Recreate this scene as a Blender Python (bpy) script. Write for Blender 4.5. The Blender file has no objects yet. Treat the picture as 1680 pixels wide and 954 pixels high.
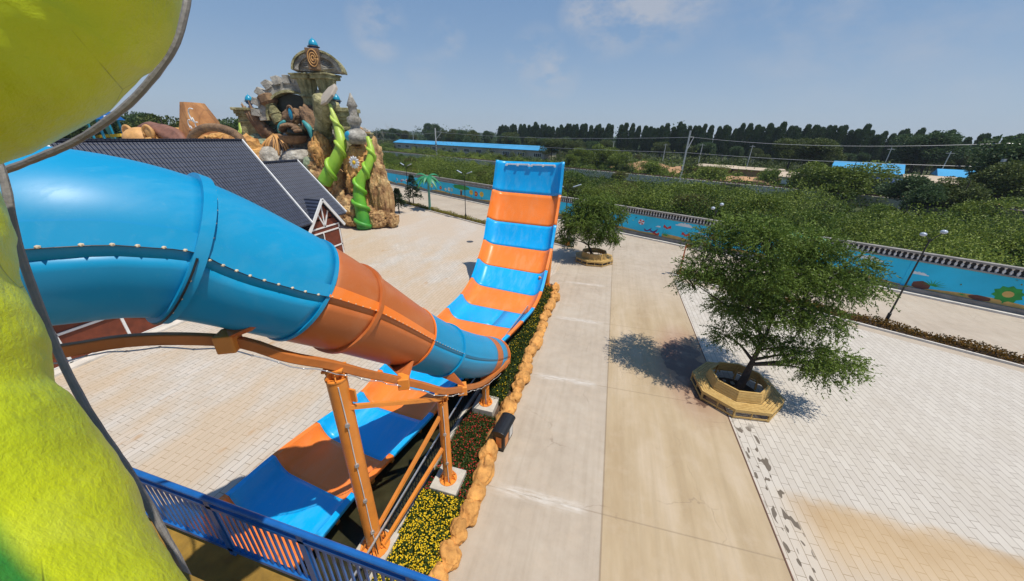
import bpy, bmesh, math, random
import numpy as np
from mathutils import Vector, Matrix, noise as mnoise
random.seed(7); RNG = np.random.default_rng(7)
sc = bpy.context.scene
COL = sc.collection
# ------------------------------------------------------------------ camera
H = 10.0; F_ = 560.0; CX, CY = 840.0, 477.0
def nrm(a): a = np.array(a, float); return a/np.linalg.norm(a)
_h1 = np.array([1013-CX, -(228-CY), -F_]); _h2 = np.array([200-CX, -((228+.025*(200-1013))-CY), -F_])
_up = nrm(np.cross(_h2, _h1)); _up = _up if _up[1] > 0 else -_up; _Y = nrm(_h1); _X = np.cross(_Y, _up)
R = np.array([_X, _Y, _up])                       # world = R @ cam
cam_d = bpy.data.cameras.new('camera'); cam = bpy.data.objects.new('camera', cam_d); COL.objects.link(cam)
cam_d.sensor_width = 36; cam_d.lens = 36*F_/1680; cam_d.clip_start = .05; cam_d.clip_end = 6000
M4 = Matrix([list(R[0])+[0], list(R[1])+[0], list(R[2])+[H], [0, 0, 0, 1]])
cam.matrix_world = M4; sc.camera = cam
# ------------------------------------------------------------------ world, sun
CLOUDS = [tuple(nrm(R@np.array([px-CX, -(py-CY), -F_])))+(w_, a_) for px, py, w_, a_ in [(1010, 5, .12, 1.3), (1110, -10, .12, 1.), (945, 25, .05, .8), (620, 45, .075, 1.), (735, 65, .05, .7), (880, 105, .09, .9), (920, 125, .06, .6), (700, 120, .06, .35), (1590, 100, .1, .3), (1400, -60, .25, .5)]]
SUN_EL = math.radians(67.5); SUN_DIR = nrm([.96*math.cos(SUN_EL), -.27*math.cos(SUN_EL), math.sin(SUN_EL)])
w = bpy.data.worlds.new('World'); sc.world = w; w.use_nodes = True
nt = w.node_tree; bg = nt.nodes['Background']
sky = nt.nodes.new('ShaderNodeTexSky'); sky.sky_type = 'NISHITA'; sky.sun_disc = False
sky.sun_elevation = math.asin(SUN_DIR[2]); sky.sun_rotation = math.atan2(SUN_DIR[0], SUN_DIR[1])
sky.air_density = 1.0; sky.dust_density = .7; sky.ozone_density = 2.5; sky.altitude = 50
tc = nt.nodes.new('ShaderNodeTexCoord'); mp = nt.nodes.new('ShaderNodeMapping'); mp.inputs['Scale'].default_value = (2.2, 2.2, 6.0)
mp.inputs['Location'].default_value = (1.3, 0.35, .4)
nz = nt.nodes.new('ShaderNodeTexNoise'); nz.inputs['Scale'].default_value = 1.5; nz.inputs['Detail'].default_value = 8; nz.inputs['Roughness'].default_value = .58
rp = nt.nodes.new('ShaderNodeValToRGB'); rp.color_ramp.elements[0].position = .58; rp.color_ramp.elements[1].position = .85
mx = nt.nodes.new('ShaderNodeMixRGB'); mx.inputs[2].default_value = (7.4, 7.3, 7.5, 1)
ml = nt.nodes.new('ShaderNodeMath'); ml.operation = 'MULTIPLY'; ml.inputs[1].default_value = .55
hs = nt.nodes.new('ShaderNodeHueSaturation'); hs.inputs['Saturation'].default_value = 1.0; hs.inputs['Value'].default_value = .9
L = nt.links
L.new(tc.outputs['Generated'], mp.inputs[0]); L.new(mp.outputs[0], nz.inputs[0]); L.new(nz.outputs[0], rp.inputs[0]); 
acc = None      # a few small fair weather clouds, each at its own bearing and height
for (dx, dy, dz, w0, amt) in CLOUDS:
    dp_ = nt.nodes.new('ShaderNodeVectorMath'); dp_.operation = 'DOT_PRODUCT'; dp_.inputs[1].default_value = (dx, dy, dz)
    nn_ = nt.nodes.new('ShaderNodeVectorMath'); nn_.operation = 'NORMALIZE'; L.new(tc.outputs['Generated'], nn_.inputs[0]); L.new(nn_.outputs[0], dp_.inputs[0])
    mr = nt.nodes.new('ShaderNodeMapRange'); mr.interpolation_type = 'SMOOTHSTEP'; mr.inputs[1].default_value = math.cos(w0); mr.inputs[2].default_value = 1.; mr.inputs[4].default_value = amt; L.new(dp_.outputs['Value'], mr.inputs[0])
    if acc is None: acc = mr.outputs[0]
    else: ad = nt.nodes.new('ShaderNodeMath'); ad.operation = 'ADD'; L.new(acc, ad.inputs[0]); L.new(mr.outputs[0], ad.inputs[1]); acc = ad.outputs[0]
n2_ = nt.nodes.new('ShaderNodeTexNoise'); n2_.inputs['Scale'].default_value = 9; n2_.inputs['Detail'].default_value = 8; n2_.inputs['Roughness'].default_value = .6; mp2 = nt.nodes.new('ShaderNodeMapping'); mp2.inputs['Scale'].default_value = (1, 1, 1.8)
L.new(tc.outputs['Generated'], mp2.inputs[0]); L.new(mp2.outputs[0], n2_.inputs[0]); r2_ = nt.nodes.new('ShaderNodeValToRGB'); r2_.color_ramp.elements[0].position = .40; r2_.color_ramp.elements[1].position = .68; L.new(n2_.outputs[0], r2_.inputs[0])
m2_ = nt.nodes.new('ShaderNodeMath'); m2_.operation = 'MULTIPLY'; L.new(acc, m2_.inputs[0]); L.new(r2_.outputs[0], m2_.inputs[1]); a2_ = nt.nodes.new('ShaderNodeMath'); a2_.operation = 'ADD'; a2_.use_clamp = True; L.new(m2_.outputs[0], a2_.inputs[0])
mlow = nt.nodes.new('ShaderNodeMath'); mlow.operation = 'MULTIPLY'; mlow.inputs[1].default_value = .25; L.new(rp.outputs[0], mlow.inputs[0]); L.new(mlow.outputs[0], a2_.inputs[1]); L.new(a2_.outputs[0], ml.inputs[0])
gx = nt.nodes.new('ShaderNodeSeparateXYZ'); gr = nt.nodes.new('ShaderNodeValToRGB'); gm = nt.nodes.new('ShaderNodeMixRGB'); gm.inputs[0].default_value = .72
gr.color_ramp.elements[0].position = 0.; gr.color_ramp.elements[0].color = (.50, .62, .76, 1); gr.color_ramp.elements[1].position = .5; gr.color_ramp.elements[1].color = (.095, .25, .56, 1)
e_ = gr.color_ramp.elements.new(.2); e_.color = (.28, .44, .68, 1)
sc_ = nt.nodes.new('ShaderNodeVectorMath'); sc_.operation = 'SCALE'; sc_.inputs['Scale'].default_value = 13.8
L.new(tc.outputs['Generated'], gx.inputs[0]); L.new(gx.outputs[2], gr.inputs[0]); L.new(gr.outputs[0], sc_.inputs[0]); L.new(sky.outputs[0], gm.inputs[1]); L.new(sc_.outputs[0], gm.inputs[2])
L.new(gm.outputs[0], hs.inputs['Color']); L.new(ml.outputs[0], mx.inputs[0]); L.new(hs.outputs[0], mx.inputs[1]); L.new(mx.outputs[0], bg.inputs[0])
bg.inputs[1].default_value = 0.075
sd = bpy.data.lights.new('sun', 'SUN'); sun = bpy.data.objects.new('sun', sd); COL.objects.link(sun)
sd.energy = 4.3; sd.angle = math.radians(.53); sd.color = (1, .94, .84)
sun.rotation_euler = Vector(SUN_DIR).to_track_quat('Z', 'Y').to_euler()
sc.view_settings.view_transform = 'Standard'; sc.view_settings.look = 'None'; sc.view_settings.exposure = 0.04; sc.view_settings.gamma = 1
sc.render.resolution_x = 1024; sc.render.resolution_y = 581

# ------------------------------------------------------------------ helpers
def ray(px, py): return R @ np.array([px-CX, -(py-CY), -F_])
def gz(px, py, z=0): d = ray(px, py); t = (z-H)/d[2]; return np.array([d[0]*t, d[1]*t, z])
def aY(px, py, Y): d = ray(px, py); t = Y/d[1]; return np.array([d[0]*t, Y, H+d[2]*t])
def aX(px, py, X): d = ray(px, py); t = X/d[0]; return np.array([X, d[1]*t, H+d[2]*t])
def aD(px, py, D): return np.array([0, 0, H])+R@np.array([(px-CX)/F_*D, -(py-CY)/F_*D, -D])
def proj(p):
    c = R.T@(np.array(p, float)-np.array([0, 0, H]))
    if -c[2] < .1: return (-9e9, 0)
    return CX+F_*c[0]/-c[2], CY-F_*c[1]/-c[2]
UD = np.array([.887, -.462]); ND = np.array([.462, .887])
def uc(u, c, z=0): p = UD*u+ND*c; return np.array([p[0], p[1], z])

class NB:
    """tiny node builder"""
    def __init__(s, name, rough=.6, metal=0, spec=.5):
        s.m = bpy.data.materials.new(name); s.m.use_nodes = True; s.t = s.m.node_tree; s.b = s.t.nodes['Principled BSDF']
        s.b.inputs['Roughness'].default_value = rough; s.b.inputs['Metallic'].default_value = metal
        s.b.inputs['Specular IOR Level'].default_value = spec
        s.geo = s.t.nodes.new('ShaderNodeNewGeometry'); s.tc = s.t.nodes.new('ShaderNodeTexCoord')
    def n(s, typ, **k):
        x = s.t.nodes.new(typ)
        for a, v in k.items(): setattr(x, a, v)
        return x
    def lk(s, a, b): s.t.links.new(a, b)
    def val(s, x, sock):
        if isinstance(x, (int, float)): sock.default_value = x
        elif isinstance(x, (tuple, list)): sock.default_value = tuple(x)+((1,) if len(x) == 3 and len(sock.default_value) == 4 else ())
        else: s.lk(x, sock)
    def mth(s, op, a, b=0.0, c=None, clamp=False):
        x = s.n('ShaderNodeMath', operation=op); x.use_clamp = clamp; s.val(a, x.inputs[0]); s.val(b, x.inputs[1])
        if c is not None: s.val(c, x.inputs[2])
        return x.outputs[0]
    def pos(s): return s.geo.outputs['Position']
    def xyz(s, v=None):
        x = s.n('ShaderNodeSeparateXYZ'); s.lk(v if v is not None else s.pos(), x.inputs[0]); return x.outputs
    def mapv(s, v, scale=(1, 1, 1), loc=(0, 0, 0), rot=(0, 0, 0)):
        x = s.n('ShaderNodeMapping'); s.lk(v, x.inputs[0]); x.inputs['Scale'].default_value = scale; x.inputs['Location'].default_value = loc; x.inputs['Rotation'].default_value = rot
        return x.outputs[0]
    def noise(s, scale, detail=4, rough=.55, v=None, dist=0):
        x = s.n('ShaderNodeTexNoise'); s.lk(v if v is not None else s.pos(), x.inputs['Vector']); x.inputs['Scale'].default_value = scale
        x.inputs['Detail'].default_value = detail; x.inputs['Roughness'].default_value = rough; x.inputs['Distortion'].default_value = dist
        return x.outputs[0]
    def vor(s, scale, v=None, feature='F1', out=0):
        x = s.n('ShaderNodeTexVoronoi', feature=feature); s.lk(v if v is not None else s.pos(), x.inputs['Vector']); x.inputs['Scale'].default_value = scale
        return x.outputs[out]
    def ramp(s, f, *st):
        x = s.n('ShaderNodeValToRGB'); s.lk(f, x.inputs[0]); r = x.color_ramp
        while len(r.elements) < len(st): r.elements.new(.5)
        for e, (p, c) in zip(r.elements, st): e.position = p; e.color = tuple(c)+(1,) if not isinstance(c, (int, float)) else (c, c, c, 1)
        return x.outputs[0]
    def step(s, x, a, b):   # smooth 0..1 from a to b
        y = s.n('ShaderNodeMapRange', interpolation_type='SMOOTHSTEP'); s.val(x, y.inputs[0]); y.inputs[1].default_value = a; y.inputs[2].default_value = b
        y.inputs[3].default_value = 0; y.inputs[4].default_value = 1
        return y.outputs[0]
    def mix(s, f, a, b, mode='MIX'):
        x = s.n('ShaderNodeMixRGB', blend_type=mode); s.val(f, x.inputs[0]); s.val(a, x.inputs[1]); s.val(b, x.inputs[2]); return x.outputs[0]
    def bump(s, h, st=.3, d=.02):
        x = s.n('ShaderNodeBump'); s.lk(h, x.inputs['Height']); x.inputs['Strength'].default_value = st; x.inputs['Distance'].default_value = d
        s.lk(x.outputs[0], s.b.inputs['Normal'])
    def col(s, c): s.val(c, s.b.inputs['Base Color']); return s.m

def paint(name, c, rough=.5, var=.15, scale=3., metal=0, bump=0, spec=.5, grime=None, bscale=None):
    b = NB(name, rough, metal, spec); f = b.noise(scale, 5); c = tuple(c)
    lo = tuple(x*(1-var) for x in c); hi = tuple(min(1, x*(1+var)) for x in c)
    o = b.ramp(f, (.3, lo), (.7, hi))
    if grime:
        g = b.ramp(b.noise(scale*2.3, 8, .65), (.5, 0.), (.72, 1.)); o = b.mix(b.mth('MULTIPLY', g, grime[0]), o, grime[1])
    if bump: b.bump(b.noise(bscale or scale*6, 6), bump, .02)
    return b.col(o)

M = {}
def gel(name, c, dirt, amt, rough=.35):
    b = NB(name, rough); f = b.noise(.7, 5); o = b.ramp(f, (.3, tuple(x*.93 for x in c)), (.7, tuple(min(1, x*1.05) for x in c)))
    g = b.ramp(b.noise(2.2, 8, .68, b.mapv(b.pos(), (1.4, .35, .5))), (.48, 0.), (.75, 1.)); g2 = b.ramp(b.noise(14, 4, .7), (.6, 0.), (.68, 1.))
    o = b.mix(b.mth('MULTIPLY', g, amt), o, dirt); o = b.mix(b.mth('MULTIPLY', g2, amt*.6), o, dirt); b.lk(b.mth('ADD', rough, b.mth('MULTIPLY', g, .2)), b.b.inputs['Roughness']); return b.col(o)
M['blue'] = paint('gelcoat_blue', (.0, .40, .84), .3, .05, .8, grime=(.15, (.2, .5, .75)))
M['orange'] = paint('gelcoat_orange', (.92, .25, .03), .3, .05, .8, grime=(.12, (.75, .38, .18)))
M['tubeorange'] = paint('gelcoat_dark_orange', (.66, .16, .035), .42, .06, .8, grime=(.2, (.6, .3, .14)))
M['tubeblue'] = paint('gelcoat_tube_blue', (.0, .31, .62), .42, .06, .5, grime=(.14, (.1, .35, .55)))
M['blue'] = gel('faded_blue_gelcoat', (.0, .39, .82), (.2, .5, .72), .28); M['orange'] = gel('faded_orange_gelcoat', (.9, .215, .025), (.75, .4, .2), .25)
M['tubeblue'] = gel('tube_blue_gelcoat', (.0, .28, .53), (.10, .36, .52), .25, .42); M['tubeorange'] = gel('tube_orange_gelcoat', (.50, .135, .03), (.6, .32, .18), .28, .42)
M['steelorange'] = paint('painted_steel_orange', (.78, .27, .04), .4, .1, 1.5, grime=(.35, (.5, .16, .04)))
M['beamorange'] = paint('beam_brown_orange', (.52, .16, .03), .45, .12, 1.5, grime=(.35, (.3, .1, .03)))
M['railblue'] = paint('rail_blue', (.012, .12, .40), .35, .15, 4)
M['ochre'] = paint('shaded_ochre_floor', (.26, .15, .02), .75, .25, 5, bump=.3)  # landing shade is put into the colour; the ochre paint itself is brighter
M['white'] = paint('white_paint', (.75, .75, .73), .5, .05, 3)
M['offwhite'] = paint('chalky_white', (.62, .6, .56), .7, .12, 3)
M['concrete_block'] = paint('concrete_block', (.5, .46, .39), .9, .15, 4, bump=.3)
M['black'] = paint('black_metal', (.012, .013, .015), .45, .2, 5)
M['darkgrey'] = paint('dark_grey', (.06, .06, .065), .6, .2, 5)
M['silver'] = paint('galvanised', (.5, .5, .5), .4, .1, 5, metal=.6)
M['lampglass'] = paint('lamp_glass', (.42, .47, .54), .2, .1, 5)
M['rock'] = paint('moulded_rock', (.60, .29, .075), .85, .35, 2.2, bump=1., grime=(.7, (.26, .10, .03)), bscale=14)
M['grey_rim'] = paint('grey_rim', (.2, .185, .17), .6, .25, 6, bump=.4)
M['brown'] = paint('brown_boards', (.15, .032, .012), .65, .25, 3)
M['bolt'] = paint('bolt_cap', (.62, .5, .34), .6, .25, 20)
M['wallcyan'] = paint('mural_blue', (.02, .55, .84), .7, .12, .4, grime=(.2, (.1, .45, .6)))
M['wallgrey'] = paint('wall_coping', (.27, .25, .23), .85, .25, 1.5)
M['balus'] = paint('baluster_plaster', (.68, .65, .62), .8, .15, 3)
M['sand'] = paint('mural_sand', (.68, .42, .13), .8, .15, 2)
M['red'] = paint('mural_red', (.55, .04, .03), .7, .1, 3)
M['mgreen'] = paint('mural_green', (.03, .3, .05), .7, .2, 3)
M['yellow'] = paint('mural_yellow', (.8, .52, .03), .7, .1, 3)
M['purple'] = paint('mural_purple', (.1, .03, .18), .7, .1, 3)
M['mwhite'] = paint('mural_white', (.72, .75, .78), .8, .08, 3)
M['mbrown'] = paint('mural_brown', (.16, .06, .04), .8, .1, 3)
M['bark'] = paint('bark', (.055, .04, .03), .9, .35, 8, bump=.8)
M['paletrunk'] = paint('pale_trunk', (.3, .26, .2), .9, .3, 3)
M['kerb'] = paint('kerb_white', (.62, .58, .52), .8, .15, 2)
M['soil'] = paint('soil', (.09, .055, .035), .95, .3, 4, bump=.7)
M['roofblue'] = paint('roof_sheet_blue', (.06, .34, .6), .5, .12, .15)
M['plaster'] = paint('far_plaster', (.42, .36, .29), .9, .15, .3)
M['tanroof'] = paint('tan_sheet_roof', (.5, .4, .29), .9, .15, .15)
M['window'] = paint('dark_window', (.03, .035, .04), .2, .2, 2)
M['polewhite'] = paint('concrete_pole', (.55, .53, .5), .8, .15, 2)
M['dirt'] = paint('bare_dirt', (.42, .24, .12), .95, .3, .3, bump=.3)
M['ballast'] = paint('ballast', (.17, .13, .11), .95, .35, 3, bump=.6)
M['rust'] = paint('rust_rail', (.13, .06, .035), .7, .2, 2)
M['truckblue'] = paint('tank_blue', (.02, .06, .25), .35, .1, 1)
M['cyanpaint'] = paint('finial_cyan', (.02, .3, .48), .3, .15, 2)
M['deepblue'] = paint('finial_blue', (.01, .1, .32), .3, .15, 2)
M['teal'] = paint('teal_trim', (.05, .3, .3), .5, .15, 2)
M['lionbrown'] = paint('mane_brown', (.22, .1, .065), .6, .3, 1.5, bump=.4)
M['liontan'] = paint('tan_skin', (.62, .33, .11), .6, .2, 1.5)
M['palmcyan'] = paint('palm_trunk_green', (.12, .36, .28), .5, .15, 3)
M['palmleaf'] = paint('palm_frond', (.02, .2, .08), .5, .3, 3)
M['signred'] = paint('sign_orange_red', (.55, .12, .03), .5, .1, 3)
M['binorange'] = paint('bin_panel_orange', (.6, .22, .06), .5, .1, 3)
M['cleardark'] = paint('pond_dark', (.03, .028, .012), .35, .4, 2)

def stone(name, a, b_, c, scale=.8, bump=.7):
    b = NB(name, .85)
    o = b.ramp(b.noise(scale, 7, .62), (.3, a), (.5, b_), (.68, c))
    cr = b.ramp(b.vor(scale*1.3, b.mapv(b.pos(), (1, 1, .6)), 'DISTANCE_TO_EDGE'), (.0, 1.), (.05, 0.))
    o = b.mix(b.mth('MULTIPLY', cr, .35), o, tuple(x*.45 for x in a))
    b.bump(b.noise(scale*5, 8, .65), bump, .15)
    return b.col(o)
M['crock'] = stone('castle_rock', (.15, .06, .025), (.47, .28, .12), (.72, .52, .24), 1.1, 1.)
M['cstone'] = stone('castle_stone', (.13, .12, .05), (.34, .31, .15), (.55, .5, .28), 1.2, 1.)
M['cgrey'] = stone('castle_grey', (.17, .16, .13), (.4, .37, .32), (.6, .57, .5), 1.2, 1.)
M['cwood'] = stone('castle_wood', (.1, .06, .035), (.22, .13, .07), (.36, .22, .11), 1.2)
M['cgreen'] = stone('castle_moss', (.09, .13, .07), (.24, .3, .19), (.42, .42, .32), .7)
M['orangerock'] = stone('orange_rock', (.33, .14, .05), (.6, .32, .1), (.7, .42, .14), .6)
M['hatbrown'] = stone('hat_brown', (.26, .11, .04), (.42, .19, .07), (.55, .27, .1), .5, .3)

# vine paint: lime with dark green airbrushed zones
def vinemat():
    b = NB('vine_lime_paint', .38)
    f = b.noise(2.2, 6, .6)
    o = b.ramp(f, (.3, (.47, .55, .004)), (.55, (.58, .64, .005)), (.75, (.68, .74, .06)))
    x = b.xyz()
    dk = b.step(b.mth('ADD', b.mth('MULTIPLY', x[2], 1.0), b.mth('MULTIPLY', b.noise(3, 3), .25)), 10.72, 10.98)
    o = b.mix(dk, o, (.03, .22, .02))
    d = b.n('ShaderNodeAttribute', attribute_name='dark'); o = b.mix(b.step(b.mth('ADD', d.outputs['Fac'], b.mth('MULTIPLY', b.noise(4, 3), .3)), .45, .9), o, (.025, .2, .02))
    ck = b.ramp(b.vor(1.6, b.mapv(b.n('ShaderNodeVectorMath', operation='ADD').outputs[0] if 0 else b.pos(), (1, 1, 1)), 'DISTANCE_TO_EDGE'), (.0, 1.), (.004, 0.))
    ck = b.mth('MULTIPLY', ck, b.step(b.noise(1.6, 3), .53, .58))
    o = b.mix(b.mth('MULTIPLY', ck, .6), o, (.08, .1, .005))
    df = b.ramp(b.noise(1.3, 6, .6), (.45, 0.), (.7, 1.)); o = b.mix(b.mth('MULTIPLY', df, .35), o, (.36, .47, .005)); dt = b.ramp(b.noise(7, 8, .7), (.6, 0.), (.72, 1.)); o = b.mix(b.mth('MULTIPLY', dt, .22), o, (.12, .15, .02)); h = b.mth('ADD', b.noise(4, 7, .6), b.mth('MULTIPLY', b.noise(34, 6, .65), .5)); h = b.mth('SUBTRACT', h, b.mth('MULTIPLY', ck, .1))
    b.bump(h, .5, .03)
    return b.col(o)
M['vine'] = vinemat()
def cvine():
    b = NB('castle_vine_green', .45); x = b.xyz()
    o = b.ramp(b.mth('ADD', b.mth('DIVIDE', x[2], 14.), b.mth('MULTIPLY', b.noise(1.5, 3), .3)), (.12, (.01, .22, .04)), (.45, (.16, .46, .03)), (.75, (.36, .56, .05)), (1., (.5, .6, .12)))
    b.bump(b.noise(5, 4), .3, .05); return b.col(o)
M['cvine'] = cvine()

def roofmat():
    b = NB('blue_grey_tiles', .45)
    x = b.xyz()
    # courses follow the slope (z), ribs run down it (y)
    wv = b.mth('SINE', b.mth('MULTIPLY', x[1], 2*math.pi/.19)); rows = b.mth('FRACT', b.mth('MULTIPLY', x[2], 1/.26))
    h = b.mth('ADD', b.mth('MULTIPLY', wv, .5), b.mth('MULTIPLY', rows, .9))
    o = b.ramp(b.noise(2.5, 4), (.3, (.028, .036, .065)), (.7, (.045, .056, .09)))
    o = b.mix(b.mth('MULTIPLY', b.step(rows, .72, .95), .85), o, (.012, .014, .02))
    b.bump(h, 1., .05); return b.col(o)
M['tiles'] = roofmat()
def planks(name, a, c):
    b = NB(name, .6); x = b.xyz(b.tc.outputs['Object'])
    o = b.ramp(b.noise(1, 6, .6, b.mapv(b.tc.outputs['Object'], (6, 6, 30))), (.3, a), (.7, c)); b.bump(b.noise(12, 4), .3, .01); return b.col(o)
M['wood'] = planks('varnished_pine', (.42, .25, .07), (.62, .42, .15))
def leafmat(name, a, c, trans=.25, rough=.55):
    b = NB(name, rough, spec=.25)
    at = b.n('ShaderNodeAttribute', attribute_name='tint')
    o = b.ramp(at.outputs['Fac'], (.0, a), (1., c)); b.col(o)
    tr = b.n('ShaderNodeBsdfTranslucent'); b.lk(o, tr.inputs[0]); ms = b.n('ShaderNodeMixShader'); ms.inputs[0].default_value = trans
    out = [x for x in b.t.nodes if x.type == 'OUTPUT_MATERIAL'][0]
    b.lk(b.b.outputs[0], ms.inputs[1]); b.lk(tr.outputs[0], ms.inputs[2]); b.lk(ms.outputs[0], out.inputs[0])
    return b.m
M['leaf_near'] = leafmat('willow_leaf', (.045, .09, .012), (.21, .29, .05))
M['leaf_bush'] = leafmat('bush_leaf', (.022, .06, .008), (.27, .33, .05))
M['leaf_olive'] = leafmat('olive_leaf', (.05, .055, .015), (.2, .19, .05))
M['leaf_fresh'] = leafmat('fresh_leaf', (.05, .10, .01), (.2, .28, .05))
M['leaf_dark'] = leafmat('poplar_leaf', (.025, .06, .02), (.11, .17, .06))
M['leaf_mid'] = leafmat('tree_leaf', (.035, .06, .014), (.14, .17, .04))
M['leaf_pine'] = leafmat('pine_leaf', (.012, .03, .012), (.04, .07, .03))
M['leaf_hedge'] = leafmat('hedge_leaf', (.05, .04, .008), (.26, .13, .02))
M['leaf_hedge2'] = leafmat('hedge_leaf_yellow', (.05, .07, .008), (.38, .30, .03))
M['fl_yellow'] = leafmat('yellow_bloom', (.65, .42, .01), (.85, .62, .02), .1)
M['fl_red'] = leafmat('red_bloom', (.35, .02, .02), (.6, .05, .04), .1)
M['fl_leaf'] = leafmat('bedding_leaf', (.02, .04, .008), (.07, .11, .02))

# ground materials
def concretemat():
    b = NB('cast_concrete', .8); x = b.xyz(); n1 = b.noise(.35, 7, .6); n2 = b.noise(2.2, 8, .62)
    base = b.ramp(b.mth('ADD', b.mth('MULTIPLY', n1, .6), b.mth('MULTIPLY', n2, .4)), (.3, (.38, .31, .235)), (.5, (.45, .375, .29)), (.7, (.51, .44, .35)))
    yel = b.ramp(b.noise(.5, 7, .6, b.mapv(b.pos(), (1.6, .35, 1))), (.3, (.38, .275, .155)), (.5, (.46, .35, .215)), (.7, (.54, .43, .30)))
    side = b.mth('MULTIPLY', b.step(x[0], .98, 1.06), b.step(x[0], 9., 5.)); side = b.mth('MULTIPLY', side, b.step(x[1], 30, 18))
    o = b.mix(side, base, yel)
    # dark worn band next to the joint and wheel streaks
    st = b.ramp(b.noise(1, 5, .6, b.mapv(b.pos(), (5, .18, 1))), (.45, 0.), (.75, 1.)); o = b.mix(b.mth('MULTIPLY', st, .22), o, (.24, .18, .11))
    j = b.mth('ABSOLUTE', b.mth('SUBTRACT', x[0], 1.02)); o = b.mix(b.mth('MULTIPLY', b.step(j, .035, .012), .6), o, (.2, .14, .08))
    # cross joints, slightly skewed
    yy = b.mth('ADD', x[1], b.mth('MULTIPLY', x[0], -.03)); fr = b.mth('PINGPONG', b.mth('SUBTRACT', yy, 6.9), 2.9)
    cj = b.mth('MULTIPLY', b.step(fr, .03, .01), b.step(x[0], 6, 5.6)); o = b.mix(b.mth('MULTIPLY', cj, .45), o, (.22, .16, .1))
    # whitish cement repairs scrubbed over the cross joints
    wx = b.mth('MULTIPLY', b.step(x[0], -2.6, -1.7), b.step(x[0], .75, .2)); wy = b.step(b.mth('ADD', fr, b.mth('MULTIPLY', b.noise(1.5, 3), .25)), .42, .12)
    wn = b.ramp(b.noise(4, 8, .7, b.mapv(b.pos(), (.5, 3, 1))), (.38, 0.), (.6, 1.)); o = b.mix(b.mth('MULTIPLY', b.mth('MULTIPLY', wx, wy), b.mth('MULTIPLY', wn, .75)), o, (.66, .62, .56))
    # damp earth washed out of the planter
    dx = b.mth('SUBTRACT', x[0], 4.75); dy = b.mth('DIVIDE', b.mth('SUBTRACT', x[1], 15.6), 2.6)
    rr = b.mth('SQRT', b.mth('ADD', b.mth('MULTIPLY', dx, dx), b.mth('MULTIPLY', dy, dy)))
    dn = b.mth('ADD', rr, b.mth('MULTIPLY', b.mth('SUBTRACT', b.noise(.9, 6, .6), .5), 2.2))
    o = b.mix(b.mth('MULTIPLY', b.step(rr, 1.9, .8), .6), o, (.28, .13, .085)); wet = b.step(dn, .92, .84); o = b.mix(b.mth('MULTIPLY', wet, .8), o, (.075, .035, .025))
    cv = b.n('ShaderNodeVectorMath', operation='ADD'); cn = b.n('ShaderNodeTexNoise'); b.lk(b.pos(), cn.inputs[0]); cn.inputs['Scale'].default_value = .9; cn.inputs['Detail'].default_value = 6; b.lk(b.pos(), cv.inputs[0]); b.lk(cn.outputs['Color'], cv.inputs[1])
    ck = b.mth('MULTIPLY', b.ramp(b.vor(.45, cv.outputs[0], 'DISTANCE_TO_EDGE'), (.0, 1.), (.006, 0.)), b.step(b.noise(.4, 3), .5, .6)); o = b.mix(b.mth('MULTIPLY', ck, .5), o, (.2, .14, .09))
    gr = b.ramp(b.noise(30, 4, .8), (.55, 0.), (.75, 1.)); o = b.mix(b.mth('MULTIPLY', gr, .22), o, (.2, .15, .1)); bl = b.ramp(b.noise(1.3, 6, .65), (.5, 0.), (.72, 1.)); o = b.mix(b.mth('MULTIPLY', bl, .3), o, (.56, .45, .33))
    # oil spots on the far road
    sp = b.mth('MULTIPLY', b.ramp(b.noise(.9, 3, .5, b.mapv(b.pos(), (.45, 2.2, 1), rot=(0, 0, .48))), (.66, 0.), (.70, 1.)), b.step(x[1], 24, 28)); o = b.mix(b.mth('MULTIPLY', sp, .4), o, (.17, .13, .09))
    b.lk(b.mth('SUBTRACT', .82, b.mth('MULTIPLY', wet, .35)), b.b.inputs['Roughness'])
    b.bump(b.noise(9, 8, .65), .25, .01); return b.col(o)
M['concrete'] = concretemat()
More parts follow.
